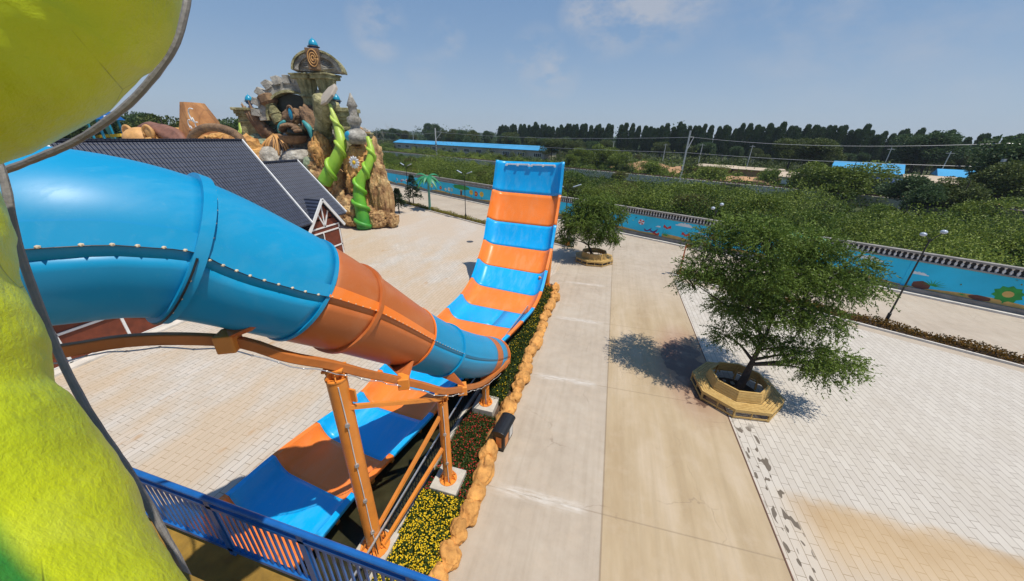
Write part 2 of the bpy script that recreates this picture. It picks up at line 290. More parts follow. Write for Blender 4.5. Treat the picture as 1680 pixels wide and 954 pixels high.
def pavermat(name, right):
    b = NB(name, .75); x = b.xyz(); cmb = b.n('ShaderNodeCombineXYZ')
    wob = b.mth('MULTIPLY', b.noise(.35, 2), .12)
    b.lk(b.mth('ADD', x[1], wob), cmb.inputs[0]); b.lk(b.mth('ADD', x[0], wob), cmb.inputs[1])
    br = b.n('ShaderNodeTexBrick'); b.lk(cmb.outputs[0], br.inputs[0]); br.inputs['Scale'].default_value = 1
    br.offset = .42; br.offset_frequency = 2; br.squash = 1
    br.inputs['Brick Width'].default_value = .62; br.inputs['Row Height'].default_value = .235; br.inputs['Mortar Size'].default_value = .008 if right else .009
    br.inputs['Mortar Smooth'].default_value = .2
    br.inputs['Color1'].default_value = (.51, .46, .395, 1) if right else (.52, .465, .395, 1); br.inputs['Color2'].default_value = (.57, .52, .45, 1) if right else (.58, .515, .44, 1); br.inputs['Mortar'].default_value = (.17, .135, .10, 1)
    o = br.outputs[0]
    gr = b.ramp(b.noise(26, 4, .8), (.55, 0.), (.75, 1.)); o = b.mix(b.mth('MULTIPLY', gr, .2), o, (.3, .24, .17)); pt = b.ramp(b.noise(.45, 8, .68), (.48, 0.), (.66, 1.)); o = b.mix(b.mth('MULTIPLY', pt, .22), o, (.40, .34, .26))
    # big soft tone drift and single odd tiles
    o = b.mix(b.mth('MULTIPLY', b.ramp(b.noise(1.2, 7, .6), (.4, 0.), (.7, 1.)), .25), o, (.46, .41, .33))
    ocr = (.50, .315, .12)
    if right:
        # ochre wash that crosses the paving in a band
        t = b.mth('ADD', x[1], b.mth('MULTIPLY', x[0], .05)); t = b.mth('ADD', t, b.mth('MULTIPLY', b.mth('SUBTRACT', b.noise(.8, 5), .5), 1.2))
        band = b.mth('MULTIPLY', b.step(t, 9.9, 9.2), b.step(t, 6.6, 8.6)); fade = b.mth('MULTIPLY', b.step(x[0], 6., 7.4), .85)
        o = b.mix(b.mth('MULTIPLY', band, b.mth('MULTIPLY', fade, .7)), o, ocr, 'MULTIPLY' if 0 else 'MIX')
        o = b.mix(b.mth('MULTIPLY', b.step(t, 10.5, 7.5), .14), o, ocr); eg = b.mth('MULTIPLY', b.mth('MULTIPLY', b.step(t, 9.85, 9.45), b.step(t, 8.2, 9.3)), b.mth('MULTIPLY', fade, b.ramp(b.noise(.5, 3), (.35, 0.), (.65, 1.)))); o = b.mix(b.mth('MULTIPLY', eg, .6), o, (.34, .2, .07))
        # dark damp marks along the border row
        dm = b.ramp(b.noise(2.6, 1, .3, b.mapv(b.pos(), (2.2, .9, 1), rot=(0, 0, .5))), (.59, 0.), (.60, 1.)); ln = b.mth('SUBTRACT', x[0], 6.15)
        dm = b.mth('MULTIPLY', dm, b.mth('MULTIPLY', b.step(b.mth('ABSOLUTE', ln), .42, .3), b.step(x[1], 12.6, 11.6)));         o = b.mix(b.mth('MULTIPLY', dm, .9), o, (.10, .075, .05))
    else:
        wash = b.ramp(b.noise(.23, 7, .6, b.mapv(b.pos(), (1, .45, 1), rot=(0, 0, .5))), (.46, 1.), (.6, 0.)); o = b.mix(b.mth('MULTIPLY', wash, .5), o, (.50, .335, .17))
        rs = b.ramp(b.noise(1.1, 6, .6, b.mapv(b.pos(), (1, .6, 1))), (.62, 0.), (.72, 1.)); o = b.mix(b.mth('MULTIPLY', rs, .6), o, (.42, .24, .10))
        far = b.step(x[1], 26, 34); o = b.mix(b.mth('MULTIPLY', far, .5), o, (.52, .44, .36))
    b.bump(b.mth('SUBTRACT', b.noise(14, 5), b.mth('MULTIPLY', br.outputs['Fac'], .8)), .4, .008); return b.col(o)
M['paver_r'] = pavermat('grey_pavers', True); M['paver_l'] = pavermat('sandy_pavers', False)
def terrmat():
    b = NB('rough_green_ground', .95)
    o = b.ramp(b.noise(.05, 9, .65), (.3, (.028, .045, .012)), (.5, (.05, .07, .018)), (.62, (.09, .1, .035)), (.75, (.22, .15, .08)))
    b.bump(b.noise(.8, 8), .8, .5); return b.col(o)
M['terrain'] = terrmat()

# ---- mesh collector
class MB:
    def __init__(s): s.v = []; s.f = []
    def add(s, V, F): o = len(s.v); s.v += [tuple(map(float, p)) for p in V]; s.f += [tuple(i+o for i in q) for q in F]; return s
    def box(s, c, d, rz=0, rot=None, bev=0):
        c = np.array(c, float); d = np.array(d, float)/2
        V = np.array([[x, y, z] for x in (-1, 1) for y in (-1, 1) for z in (-1, 1)])*d
        if rot is not None: V = V@np.array(rot).T
        elif rz: k = np.array([[math.cos(rz), -math.sin(rz), 0], [math.sin(rz), math.cos(rz), 0], [0, 0, 1]]); V = V@k.T
        return s.add(V+c, [(0, 1, 3, 2), (4, 6, 7, 5), (0, 4, 5, 1), (2, 3, 7, 6), (0, 2, 6, 4), (1, 5, 7, 3)])
    def bar(s, a, b, wd, ht=None, up=(0, 0, 1)):
        a = np.array(a, float); b = np.array(b, float); T = nrm(b-a); up = np.array(up, float)
        if abs(T@up) > .98: up = np.array([1., 0, 0])
        U = nrm(np.cross(T, up)); W = np.cross(U, T); return s.box((a+b)/2, (wd, np.linalg.norm(b-a), ht or wd), rot=np.stack([U, T, W], 1))
    def tube(s, P, r, n=10, cap=True, prof=None):
        P = [np.array(p, float) for p in P]; m = len(P); rr = [r]*m if isinstance(r, (int, float)) else r
        T = [nrm(P[min(i+1, m-1)]-P[max(i-1, 0)]) for i in range(m)]
        U = np.cross(T[0], [0, 0, 1]); U = nrm(U) if np.linalg.norm(U) > .05 else np.array([1., 0, 0]); V = []
        for i in range(m):
            U = nrm(U-T[i]*(U@T[i])); W = np.cross(U, T[i])
            for k in range(n):
                a = 2*math.pi*k/n; q = rr[i]*(prof(k/n, i) if prof else 1); V.append(P[i]+q*(math.cos(a)*U+math.sin(a)*W))
        Fc = [(i*n+k, i*n+(k+1) % n, (i+1)*n+(k+1) % n, (i+1)*n+k) for i in range(m-1) for k in range(n)]
        if cap: Fc += [tuple(range(n))[::-1], tuple((m-1)*n+k for k in range(n))]
        return s.add(V, Fc)
    def cyl(s, a, b, r, r2=None, n=12): return s.tube([a, b], [r, r if r2 is None else r2], n)
    def lathe(s, c, prof, n=16, rot=None):
        V = []; c = np.array(c, float); m = len(prof)
        for (r, z) in prof:
            for k in range(n): a = 2*math.pi*k/n; V.append((r*math.cos(a), r*math.sin(a), z))
        V = np.array(V)
        if rot is not None: V = V@np.array(rot).T
        Fc = [(i*n+k, i*n+(k+1) % n, (i+1)*n+(k+1) % n, (i+1)*n+k) for i in range(m-1) for k in range(n)]
        Fc += [tuple(range(n))[::-1], tuple((m-1)*n+k for k in range(n))]
        return s.add(V+c, Fc)
    def prism(s, poly, z0, z1, frame=None):
        n = len(poly); V = [(x, y, z0) for x, y in poly]+[(x, y, z1) for x, y in poly]; V = np.array(V, float)
        if frame is not None: O, A, B, C = [np.array(q, float) for q in frame]; V = O+V[:, :1]*A+V[:, 1:2]*B+V[:, 2:]*C
        return s.add(V, [tuple(range(n))[::-1], tuple(range(n, 2*n))]+[(i, (i+1) % n, n+(i+1) % n, n+i) for i in range(n)])
    def ell(s, c, r, seed=0, amp=.0, freq=1., n=3, rot=None, facet=0):
        bm = bmesh.new(); bmesh.ops.create_icosphere(bm, subdivisions=n, radius=1); V = []
        for v in bm.verts:
            p = v.co.copy(); q = 1.
            if amp: q += amp*mnoise.fractal(p*freq+Vector((seed*7.3, seed*3.1, seed)), .9, 2., 4)
            V.append(np.array(p)*q)
        V = np.array(V)*np.array(r, float)
        if facet: V = np.round(V/facet)*facet*.5+V*.5
        if rot is not None: V = V@np.array(rot).T
        Fc = [tuple(v.index for v in f.verts) for f in bm.faces]; bm.free(); return s.add(V+np.array(c, float), Fc)
    def build(s, name, mat, parent=None, smooth=False, bevel=0, origin=None):
        me = bpy.data.meshes.new(name); v = s.v
        if origin is not None: o3 = np.array(origin, float); v = [tuple(np.array(p)-o3) for p in v]
        me.from_pydata(v, [], s.f); me.materials.append(M[mat] if isinstance(mat, str) else mat); me.update()
        if smooth: me.polygons.foreach_set('use_smooth', [True]*len(me.polygons))
        o = bpy.data.objects.new(name, me); COL.objects.link(o)
        if origin is not None: o.location = origin
        if parent is not None: o.parent = parent
        if bevel:
            b = o.modifiers.new('bevel', 'BEVEL'); b.width = bevel; b.segments = 2; b.limit_method = 'ANGLE'
        return o
def smooth_by(o, ang=40):
    me = o.data; bm = bmesh.new(); bm.from_mesh(me)
    for f in bm.faces: f.smooth = True
    for e in bm.edges: e.smooth = not (len(e.link_faces) == 2 and e.calc_face_angle(0) > math.radians(ang))
    bm.to_mesh(me); bm.free(); return o
def tag(o, label=None, cat=None, group=None, kind=None):
    if label: o['label'] = label
    if cat: o['category'] = cat
    if group: o['group'] = group
    if kind: o['kind'] = kind
    return o
def empty(name, loc, label, cat, group=None, rz=0):
    o = bpy.data.objects.new(name, None); COL.objects.link(o); o.location = tuple(map(float, loc)); o.rotation_euler[2] = rz; o.empty_display_size = .3
    return tag(o, label, cat, group)
def copy_tree(o, parent=None):
    c = o.copy(); COL.objects.link(c); c.parent = parent
    for ch in o.children: copy_tree(ch, c)
    return c
def poly(name, pts, z, mat, kind='structure', parent=None):
    mb = MB(); mb.add([(p[0], p[1], z) for p in pts], [tuple(range(len(pts)))]); o = mb.build(name, mat, parent)
    if kind and parent is None: tag(o, kind=kind)
    return o
def spline(P, n):
    P = np.array(P, float); m = len(P); t = np.concatenate([[0], np.cumsum(np.linalg.norm(np.diff(P[:, :3], axis=0), axis=1))]); ts = np.linspace(0, t[-1], n); out = np.zeros((n, P.shape[1]))
    d = np.zeros_like(P); d[1:-1] = (P[2:]-P[:-2])/(t[2:]-t[:-2])[:, None]; d[0] = (P[1]-P[0])/(t[1]-t[0]); d[-1] = (P[-1]-P[-2])/(t[-1]-t[-2])
    for i, x in enumerate(ts):
        k = min(np.searchsorted(t, x, 'right')-1, m-2); h = t[k+1]-t[k]; s = (x-t[k])/h
        out[i] = (2*s**3-3*s**2+1)*P[k]+(s**3-2*s**2+s)*h*d[k]+(-2*s**3+3*s**2)*P[k+1]+(s**3-s**2)*h*d[k+1]
    return out
# leaves: rhombs at points
def leaves(name, P, D, Lh, Wh, mat, parent=None, tint=None, origin=None, link=True, N=None):
    n = len(P); D = D/np.linalg.norm(D, axis=1)[:, None]; rnd = RNG.normal(size=(n, 3)) if N is None else N
    S = np.cross(D, rnd); S /= np.linalg.norm(S, axis=1)[:, None]+1e-9
    Lh = np.broadcast_to(Lh, (n,))[:, None]; Wh = np.broadcast_to(Wh, (n,))[:, None]
    V = np.empty((n, 4, 3)); V[:, 0] = P; V[:, 1] = P+D*Lh*.5+S*Wh; V[:, 2] = P+D*Lh; V[:, 3] = P+D*Lh*.5-S*Wh
    if origin is not None: V = V-np.array(origin)
    me = bpy.data.meshes.new(name); me.vertices.add(4*n); me.vertices.foreach_set('co', V.reshape(-1)); me.loops.add(4*n); me.polygons.add(n)
    me.loops.foreach_set('vertex_index', np.arange(4*n)); me.polygons.foreach_set('loop_start', np.arange(0, 4*n, 4)); me.polygons.foreach_set('loop_total', np.full(n, 4))
    if tint is None: tint = RNG.random(n)
    at = me.attributes.new('tint', 'FLOAT', 'FACE'); at.data.foreach_set('value', np.clip(tint, 0, 1).astype(np.float32))
    me.materials.append(M[mat]); me.update(); me.validate()
    o = bpy.data.objects.new(name, me)
    if link: COL.objects.link(o)
    if origin is not None: o.location = tuple(origin)
    if parent is not None: o.parent = parent
    return o
def shell(n, c, r, inner=.55, up=False):
    d = RNG.normal(size=(n, 3)); d /= np.linalg.norm(d, axis=1)[:, None]
    if up: d[:, 2] = np.abs(d[:, 2])*1.0-.15
    q = inner+(1-inner)*RNG.random(n)**.6; return np.array(c)+d*q[:, None]*np.array(r), d

# ================================================================== GROUND
KX = 5.69
def wallY(x): return 43-.521*x
poly('ground', [(-3000, -800), (3000, -800), (3000, 4000), (-3000, 4000)], -.03, 'terrain')
poly('plaza_road', [(-90, wallY(-90)+.2), (90, wallY(90)+.2), (90, -40), (-90, -40)], 0, 'concrete')
hy = lambda x: 31.35-.515*x           # line of the hedge kerb nearest the camera
poly('paving', [(KX, -10), (60, -10), (60, hy(60)), (KX, hy(KX)-1.0)], .004, 'paver_r')
poly('paving', [(-4.35, -10), (-4.35, 22.0), (-3.2, 26.5), (-3.6, hy(-3.6)-.3), (-60, hy(-60)), (-60, -10)], .004, 'paver_l')
kb = MB()
def kerbline(a, b, wd=.14, h=.12, mb=None): (mb or kb).bar((a[0], a[1], h/2), (b[0], b[1], h/2), wd, h)
# flush border kerb between road and right paving
kb.bar((KX+.02, -8, .009), (KX+.02, 27.2, .009), .035, .018)
tag(kb.build('kerb', 'rust'), kind='structure')
# far road kerb at foot of mural wall
kb = MB(); kb.bar((-80, wallY(-80)-1.3, .07), (60, wallY(60)-1.3, .07), .2, .14); tag(kb.build('kerb', 'kerb'), kind='structure')
# distant hills
hl = MB(); pts = []
for i in range(60):
    a = math.radians(-62+i*2.4); d = 1500; pts.append((d*math.sin(a), d*math.cos(a), 16+10*mnoise.noise(Vector((i*.25, 3, 0)))+5*mnoise.noise(Vector((i*1.1, 1, 0)))))
V = []; 
for (x, y, z) in pts: V += [(x, y, -1), (x*1.05, y*1.05, z), (x*1.5, y*1.5, z-6)]
hl.add(V, [f for i in range(59) for f in ((i*3, i*3+3, i*3+4, i*3+1), (i*3+1, i*3+4, i*3+5, i*3+2))])
M['hill'] = paint('wooded_hill', (.03, .045, .028), .95, .4, .02); tag(hl.build('hills', 'hill', smooth=True), kind='structure')

# ================================================================== WATER SLIDE WALL (boomerang)
# rim stations: left xyz, right xyz  (from the outlet to the top of the wall)
def sR(px, py, X): return aX(px, py, X)
def sLY(px, py, Y): return aY(px, py, Y)
st = [(np.array([-9.25, 1.1, 1.0]), np.array([-6.1, .95, 1.0])), (np.array([-9.12, 2.5, .98]), np.array([-6.02, 2.4, .98]))]
for (l, r, z) in [((375, 815), (520, 880), .95), ((452, 750), (578, 810), .92), ((524, 696), (640, 746), .9), ((596, 645), (706, 678), .9)]:
    st.append((gz(*l, z), gz(*r, z)))
st.append((np.array([-8.2, 9.75, .95]), np.array([-5.05, 9.6, .95])))
st.append((np.array([-8.12, 11.2, .98]), np.array([-4.7, 11.0, .98])))
st.append((np.array([-8.0, 12.7, 1.05]), np.array([-4.3, 12.4, 1.05])))
st.append((np.array([-7.9, 14.0, 1.12]), np.array([-3.9, 13.8, 1.1])))
top = [((743, 512), None, -3.5), ((761, 486), (875, 508), -3.4), ((775, 458), (887, 481), -3.38), ((788, 426), (895, 445), -3.37), ((796, 395), (904, 409), -3.36), ((801, 361), (909, 373), -3.36), ((809, 311), (918, 321), -3.36), ((817, 263), (923, 266), -3.36)]
st.append((np.array([-7.75, 15.2, 1.2]), np.array([-3.55, 15.2, 1.18])))
for l, r, X in top[1:]:
    q = aX(*r, X); st.append((aY(*l, q[1]), q))
ST = np.array([np.concatenate(s) for s in st]); NPER = 10
for _ in range(2):
    T2 = ST.copy(); T2[9:-1] = (ST[8:-2]+2*ST[9:-1]+ST[10:])/4; ST[:, 0] = T2[:, 0]; ST[:, 3] = T2[:, 3]; ST[:, [1, 2, 4, 5]] = ST[:, [1, 2, 4, 5]]*.6+T2[:, [1, 2, 4, 5]]*.4
dense = spline(ST, 1)  if 0 else None
def dense_st():
    m = len(ST); out = []
    t = np.arange(m, dtype=float); d = np.zeros_like(ST); d[1:-1] = (ST[2:]-ST[:-2])/2; d[0] = ST[1]-ST[0]; d[-1] = ST[-1]-ST[-2]
    for k in range(m-1):
        for j in range(NPER+(k == m-2)):
            s = j/NPER; out.append((2*s**3-3*s**2+1)*ST[k]+(s**3-2*s**2+s)*d[k]+(-2*s**3+3*s**2)*ST[k+1]+(s**3-s**2)*d[k+1])
    return np.array(out)
DS = dense_st()
def section(i):
    a, b = DS[i, :3], DS[i, 3:]; i0, i1 = max(i-1, 0), min(i+1, len(DS)-1)
    T = nrm((DS[i1, :3]+DS[i1, 3:])-(DS[i0, :3]+DS[i0, 3:])); B = b-a; wd = np.linalg.norm(B); B = B/wd; N = nrm(np.cross(B, T))
    k = i/(len(DS)-1); dp = .48+.12*math.sin(k*math.pi); sl = .62 if k > .5 else .45+.17*k*2
    prof = [(-.10, -.07), (-.10, 0), (0, 0)]
    for q in (.2, .4, .6, .8, 1.): an = q*math.pi/2; prof.append((sl*(1-math.cos(an))*.55+sl*.45*q, -dp*math.sin(an)))
    L_ = prof; Rr = [(wd-x, y) for x, y in prof[::-1]]; mid = [(sl+(wd-2*sl)*f, -dp-.012) for f in (.17, .34, .5, .66, .83)]
    return [a+B*x+N*y for x, y in L_+mid+Rr]
SEC = [section(i) for i in range(len(DS))]; NS = len(SEC[0])
def strip(i0, i1, c0, c1, name, mat, parent, th=.05):
    V = []; nc = c1-c0+1
    for i in range(i0, i1+1): V += SEC[i][c0:c1+1]
    Fc = [(a*nc+k, a*nc+k+1, (a+1)*nc+k+1, (a+1)*nc+k) for a in range(i1-i0) for k in range(nc-1)]
    o = MB().add(V, Fc).build(name, mat, parent); smooth_by(o, 50)
    s = o.modifiers.new('thick', 'SOLIDIFY'); s.thickness = th; s.offset = -1 if False else 1
    return o
ws = empty('slide_wall', (-5.7, 18, 0), 'wide blue and orange striped open half pipe water slide curving up into a tall wall', 'water slide')
cols = ['blue', 'orange']; m = len(ST)
for k in range(m-1):
    c = cols[k % 2]
    if k >= m-2: c = 'blue'
    if k == 10:   # lowest orange band has a blue lane on its right
        strip(k*NPER, (k+1)*NPER, 0, 11, 'slide_panel', c, ws); strip(k*NPER, (k+1)*NPER, 11, NS-1, 'slide_panel', 'blue', ws)
    else: strip(k*NPER, (k+1)*NPER, 0, NS-1, 'slide_panel', c, ws)
# pale joint lines and centre seam
mb = MB()
for k in range(1, m-1):
    i = k*NPER; s = SEC[i]; mb.tube([p+nrm(np.cross(DS[i, 3:]-DS[i, :3], SEC[min(i+1, len(SEC)-1)][7]-s[7]))*.004 for p in s[2:-2]], .008, 4)
jl = mb.build('panel_joint', 'offwhite', ws)
mb = MB(); mb.tube([SEC[i][10]+np.array([0, 0, .003]) for i in range(11*NPER, len(SEC))], .006, 4); mb.build('centre_seam', 'offwhite', ws)
# white roller brackets at the top edge
tl, tr = DS[-1, :3], DS[-1, 3:]
for a, b in ((.12, .48), (.52, .88)):
    pa, pb = tl+(tr-tl)*a, tl+(tr-tl)*b; o3 = np.array([0, .33, -.26])
    mb = MB(); mb.bar(pa+o3, pb+o3, .09, .09); 
    for f in (.0, .5, 1.): q = pa+(pb-pa)*f; mb.box(q+o3+np.array([0, -.05, -.06]), (.14, .1, .12))
    mb.build('top_bracket', 'white', ws)
# steel columns behind the wall, each with lattice struts
def support(px, py, ztop, lean, r=.2):
    b = gz(px, py); t = np.array([b[0]+lean[0], b[1]+lean[1], ztop]); e = empty('slide_column', b, 'x', 'support column', 'orange steel columns carrying the slide')
    mb = MB(); mb.cyl((0, 0, .12), t-b, r, r*.9, 14); smooth_by(mb.build('shaft', 'steelorange', e))
    mb = MB(); mb.cyl((0, 0, .1), (0, 0, .16), r*1.7, None, 16)
    for k in range(8): a = k*math.pi/4; mb.bar((r*math.cos(a), r*math.sin(a), .4), (r*1.6*math.cos(a), r*1.6*math.sin(a), .16), .03, .03)
    mb.build('base_plate', 'steelorange', e); return e, b, t
for (px, py, zt, ln, lab) in [(897, 472, 3.2, (.1, .05), 'tallest orange column behind the striped wall, rearmost of those beside the orange rocks'), (884, 491, 1.6, (.05, .05), 'second rearmost orange column under the right rim of the striped wall')]:
    e, b, t = support(px, py, zt, ln, .17); e['label'] = lab
    mb = MB(); mb.bar((0, 0, zt*.35), (.02, .6, .1), .1, .1); mb.build('strut', 'steelorange', e)
# cross frames under the band that carry it
for i in (4, 15, 27, 37, 49, 42, 56, 72, 90, 104, 120, 134):
    if i >= len(SEC): continue
    s = SEC[i]; a, b = s[6]-np.array([0, 0, .0]), s[-7]; N = nrm(np.cross(b-a, SEC[min(i+1, len(SEC)-1)][6]-SEC[i-1][6])); dn = -N*.16
    mb = MB(); mb.bar(a+dn, b+dn, .12, .14)
    for q in (a, b):
        p = q+dn
        if p[2] < 3: mb.bar(p, (p[0], p[1], 0), .12)
        else: mb.bar(p, (p[0], p[1]+.9, p[2]-.8), .1)
    mb.build('cross_frame', 'steelorange', ws)
mb = MB()
for xx in (-7.2, -4.1):   # back legs of the tall wall
    mb.cyl((xx, 25.0, 0), (xx, 26.0, 6.9), .16); mb.bar((xx, 24.9, 1.2), (xx, 22.6, 2.6), .1); mb.bar((xx, 25.4, 4.5), (xx, 24.9, 5.2), .1)
mb.bar((-7.2, 25, 4.2), (-4.1, 25, 4.2), .12); smooth_by(mb.build('back_frame', 'steelorange', ws))

# ================================================================== TUBE
RT = 1.0
def rt(i): return float(np.interp(i, [0, iA, iB, iC, iD, iE, 129], [1.04, .98, .92, .88, .79, .77, .76]))
TP = [(-9.6, .3, 8.35), (-8.3, 1.1, 8.62), (-7.05, 1.72, 8.8), (-6.25, 2.25, 8.8), (-5.95, 2.8, 8.66), (-5.72, 3.35, 8.36), (-5.35, 3.98, 7.8), (-5.15, 4.38, 7.42), (-4.95, 5.05, 6.78), (-4.65, 6.7, 5.14), (-4.4, 8.0, 3.93), (-4.15, 9.2, 2.97), (-4.0, 10.3, 2.2), (-3.98, 11.1, 1.7), (-4.05, 11.9, 1.15)]
TS = spline(TP, 130)
tarc = np.concatenate([[0], np.cumsum(np.linalg.norm(np.diff(TS, axis=0), axis=1))])
def tfind(p): return int(np.argmin(((TS-np.array(p))**2).sum(1)))
def tframe(i):
    T = nrm(TS[min(i+1, 129)]-TS[max(i-1, 0)]); U = nrm(np.cross(T, [0, 0, 1])); return TS[i], T, U, np.cross(U, T)
tb = empty('tube_slide', (-5, 5, 0), 'big enclosed blue and brown orange tube slide sweeping from left down onto the striped wall', 'water slide')
def shellsec(i0, i1, mat, half=None, name='tube_section'):
    n = 48; V = []; a0, a1 = (0, 2*math.pi) if half is None else half; full = half is None
    for i in range(i0, i1+1):
        C, T, U, W = tframe(i)
        for k in range(n+1): a = a0+(a1-a0)*k/n; V.append(C+rt(i)*(math.cos(a)*U+math.sin(a)*W))
    w_ = n+1; Fc = [(a*w_+k, a*w_+k+1, (a+1)*w_+k+1, (a+1)*w_+k) for a in range(i1-i0) for k in range(n)]
    o = MB().add(V, Fc).build(name, mat, tb, smooth=True); s = o.modifiers.new('thick', 'SOLIDIFY'); s.thickness = .03; return o
iA, iB, iC, iD, iE = [tfind(TP[k]) for k in (5, 7, 8, 9, 10)]; iA -= 2
iF = tfind(TP[12])-1; iG = iF+5; iH = iG+6
bounds = [(0, iA, 'tubeblue'), (iA, iB, 'tubeblue'), (iB, iC, 'tubeorange'), (iC, iD, 'tubeorange'), (iD, iE, 'tubeblue'), (iE, iF, 'tubeblue'), (iF, iG, 'tubeorange'), (iG, iH, 'tubeblue'), (iH, 129, 'tubeorange')]
for a, b, c in bounds: shellsec(a, b, c)
# ring flanges at the joints
def flange(i, mat, w_=.07, th=.05):
    r = rt(i); C, T, U, W = tframe(i); n = 48; V = []
    for (rr, off) in ((r+.002, -th), (r+w_, -th), (r+w_, th), (r+.002, th)):
        for k in range(n): a = 2*math.pi*k/n; V.append(C+T*off+rr*(math.cos(a)*U+math.sin(a)*W))
    Fc = [(q*n+k, q*n+(k+1) % n, ((q+1) % 4)*n+(k+1) % n, ((q+1) % 4)*n+k) for q in range(4) for k in range(n)]
    return smooth_by(MB().add(V, Fc).build('ring_flange', mat, tb), 35)
fl = [(iA, 'tubeblue', .1, .07), (iB, 'tubeblue', .06, .03), (iC, 'tubeorange', .09, .05), (iD, 'orange', .05, .03), (iE, 'tubeblue', .08, .04), (129, 'orange', .05, .03)]
for f in fl: flange(*f)
# side seam: raised band where upper and lower shells bolt together
def seam(i0, i1, mat, a0=.12, wd=.19, out=.1):
    V = []
    for i in range(i0, i1+1):
        C, T, U, W = tframe(i)
        k = min(1, max(0.35, 1.0-(i/129.)*.75))
        ang = [a0, a0, a0+wd*1.6*k, a0+wd*1.6*k]; q_ = rt(i); rad = [q_+.003, q_+out*k, q_+out*.6*k, q_+.003]
        V += [C+r*(math.cos(a)*U+math.sin(a)*W) for a, r in zip(ang, rad)]
    Fc = [(a*4+k, a*4+k+1, (a+1)*4+k+1, (a+1)*4+k) for a in range(i1-i0) for k in range(3)]
    return smooth_by(MB().add(V, Fc).build('side_seam', mat, tb), 30)
for a, b, c in [(0, iB, 'tubeblue'), (iB, iD, 'orange'), (iD, iF, 'tubeblue'), (iF, iG, 'tubeorange')]: seam(a, b, c)
# bolt caps along seam, and round the first ring
bl = MB(); bl.ell((0, 0, 0), (.026, .026, .02), n=1); bproto = None; nb = 0
def bolt(p, s=1.):
    global bproto, nb
    if nb >= 96: return
    nb += 1
    if bproto is None: bproto = bl.build('bolt', 'bolt', tb); b = bproto
    else: b = bproto.copy(); COL.objects.link(b)
    b.location = tuple(p); b.scale = (s, s, s)
d = tarc[tfind(TP[2])]-.3
while d < tarc[iE]:
    i = int(np.searchsorted(tarc, d)); C, T, U, W = tframe(min(i, 128)); q9 = rt(i)+.1*min(1, 1-(i/129.)*.75); bolt(C+q9*(math.cos(.125)*U+math.sin(.125)*W)+T*(d-tarc[min(i, 128)]), 1.0 if i < iB else .6); d += .17 if i < iB else .15
for k in range(14):
    a = math.radians(20+k*11); C, T, U, W = tframe(iA); bolt(C+T*.075+(rt(iA)+.06)*(math.cos(a)*U+math.sin(a)*W), .7)
for k in range(9):
    a = math.radians(-12-k*15); C, T, U, W = tframe(iA); bolt(C-T*.02+(rt(iA)+.1)*(math.cos(a)*U+math.sin(a)*W), .7)
# cable of small lamps tied along seam and round the joint
mb = MB(); P = []
for i in range(tfind(TP[1]), iB+1):
    C, T, U, W = tframe(i); P.append(C+(rt(i)+.1*min(1, 1-(i/129.)*.75)+.004)*(math.cos(.12)*U+math.sin(.12)*W))
mb.tube(P, .006, 5); C, T, U, W = tframe(iA)
mb.tube([C-T*.03+(rt(iA)+.11)*(math.cos(a)*U+math.sin(a)*W) for a in np.radians(range(4, -150, -8))], .014, 5); mb.build('cable', 'black', tb)

# ---- steel beam below tube and its saddles
bp = [gz(-90, 590, 7.45), gz(95, 577, 7.35), gz(200, 560, 7.25), gz(300, 556, 7.15), gz(400, 563, 6.9), gz(470, 585, 6.5), np.array([-4.55, 4.12, 6.06]), gz(600, 613, 5.5), gz(645, 622, 4.9), gz(690, 632, 4.4), gz(730, 642, 3.82), np.array([-3.5, 7.9, 2.75]), np.array([-3.5, 9.1, 1.95]), np.array([-3.35, 10.2, 1.6]), np.array([-3.1, 11.2, 1.55])]
BS = spline(bp, 70)
be = empty('tube_beam', (-4.6, 4.2, 6), 'curved orange steel beam running beneath the tube slide with a light cable tied on', 'steel beam')
mb = MB(); V = []
for i in range(70):
    T = nrm(BS[min(i+1, 69)]-BS[max(i-1, 0)]); U = nrm(np.cross(T, [0, 0, 1])); W = np.cross(U, T); V += [BS[i]+U*x+W*y for x, y in ((-.06, -.085), (.06, -.085), (.06, .085), (-.06, .085))]
mb.add(V, [(a*4+k, a*4+(k+1) % 4, (a+1)*4+(k+1) % 4, (a+1)*4+k) for a in range(69) for k in range(4)]+[(0, 1, 2, 3), (276, 279, 278, 277)]); mb.build('beam', 'beamorange', be, bevel=.02)
for k, (a, b) in enumerate([(tfind(TP[6]), 33), (tfind(TP[9])-2, 47), (tfind(TP[10]), 54)]):
    C, T, U, W = tframe(a); P = []
    for q in range(9): an = -math.pi*.78+q*math.pi*.56/8; P.append(C+(rt(a)+.02)*(math.cos(an)*U+math.sin(an)*W))
    bpnt = BS[min(69, int(np.argmin(((BS-(C-W*(rt(a)+.3)+U*.2))**2).sum(1))))]
    V = P+[bpnt+nrm(P[0]-P[-1])*.14+np.array([0, 0, .11]), bpnt-nrm(P[0]-P[-1])*.14+np.array([0, 0, .11])]
    mb = MB(); n9 = len(V); off = T*.03; mb.add([v-off for v in V]+[v+off for v in V], [tuple(range(9))+(10, 9), tuple(n9+x for x in (9, 10, 8, 7, 6, 5, 4, 3, 2, 1, 0))]+[(x, x+1, n9+x+1, n9+x) for x in range(8)]+[(8, 10, n9+10, n9+8), (0, 9, n9+9, n9)])
    mb.build('saddle', 'tubeorange', be); MB().box(bpnt, (.26, .3, .3), rz=.5).build('clamp', 'steelorange', be, bevel=.02)
mb = MB(); P = []
for i in range(0, 66):
    T = nrm(BS[min(i+1, 69)]-BS[max(i-1, 0)]); U = nrm(np.cross(T, [0, 0, 1])); W = np.cross(U, T); P.append(BS[i]+U*.10-W*(.1+.02*math.sin(i*1.7)))
mb.tube(P, .011, 5)
for i in range(2, 64, 2): mb.ell(P[i], (.022, .022, .018), n=1)
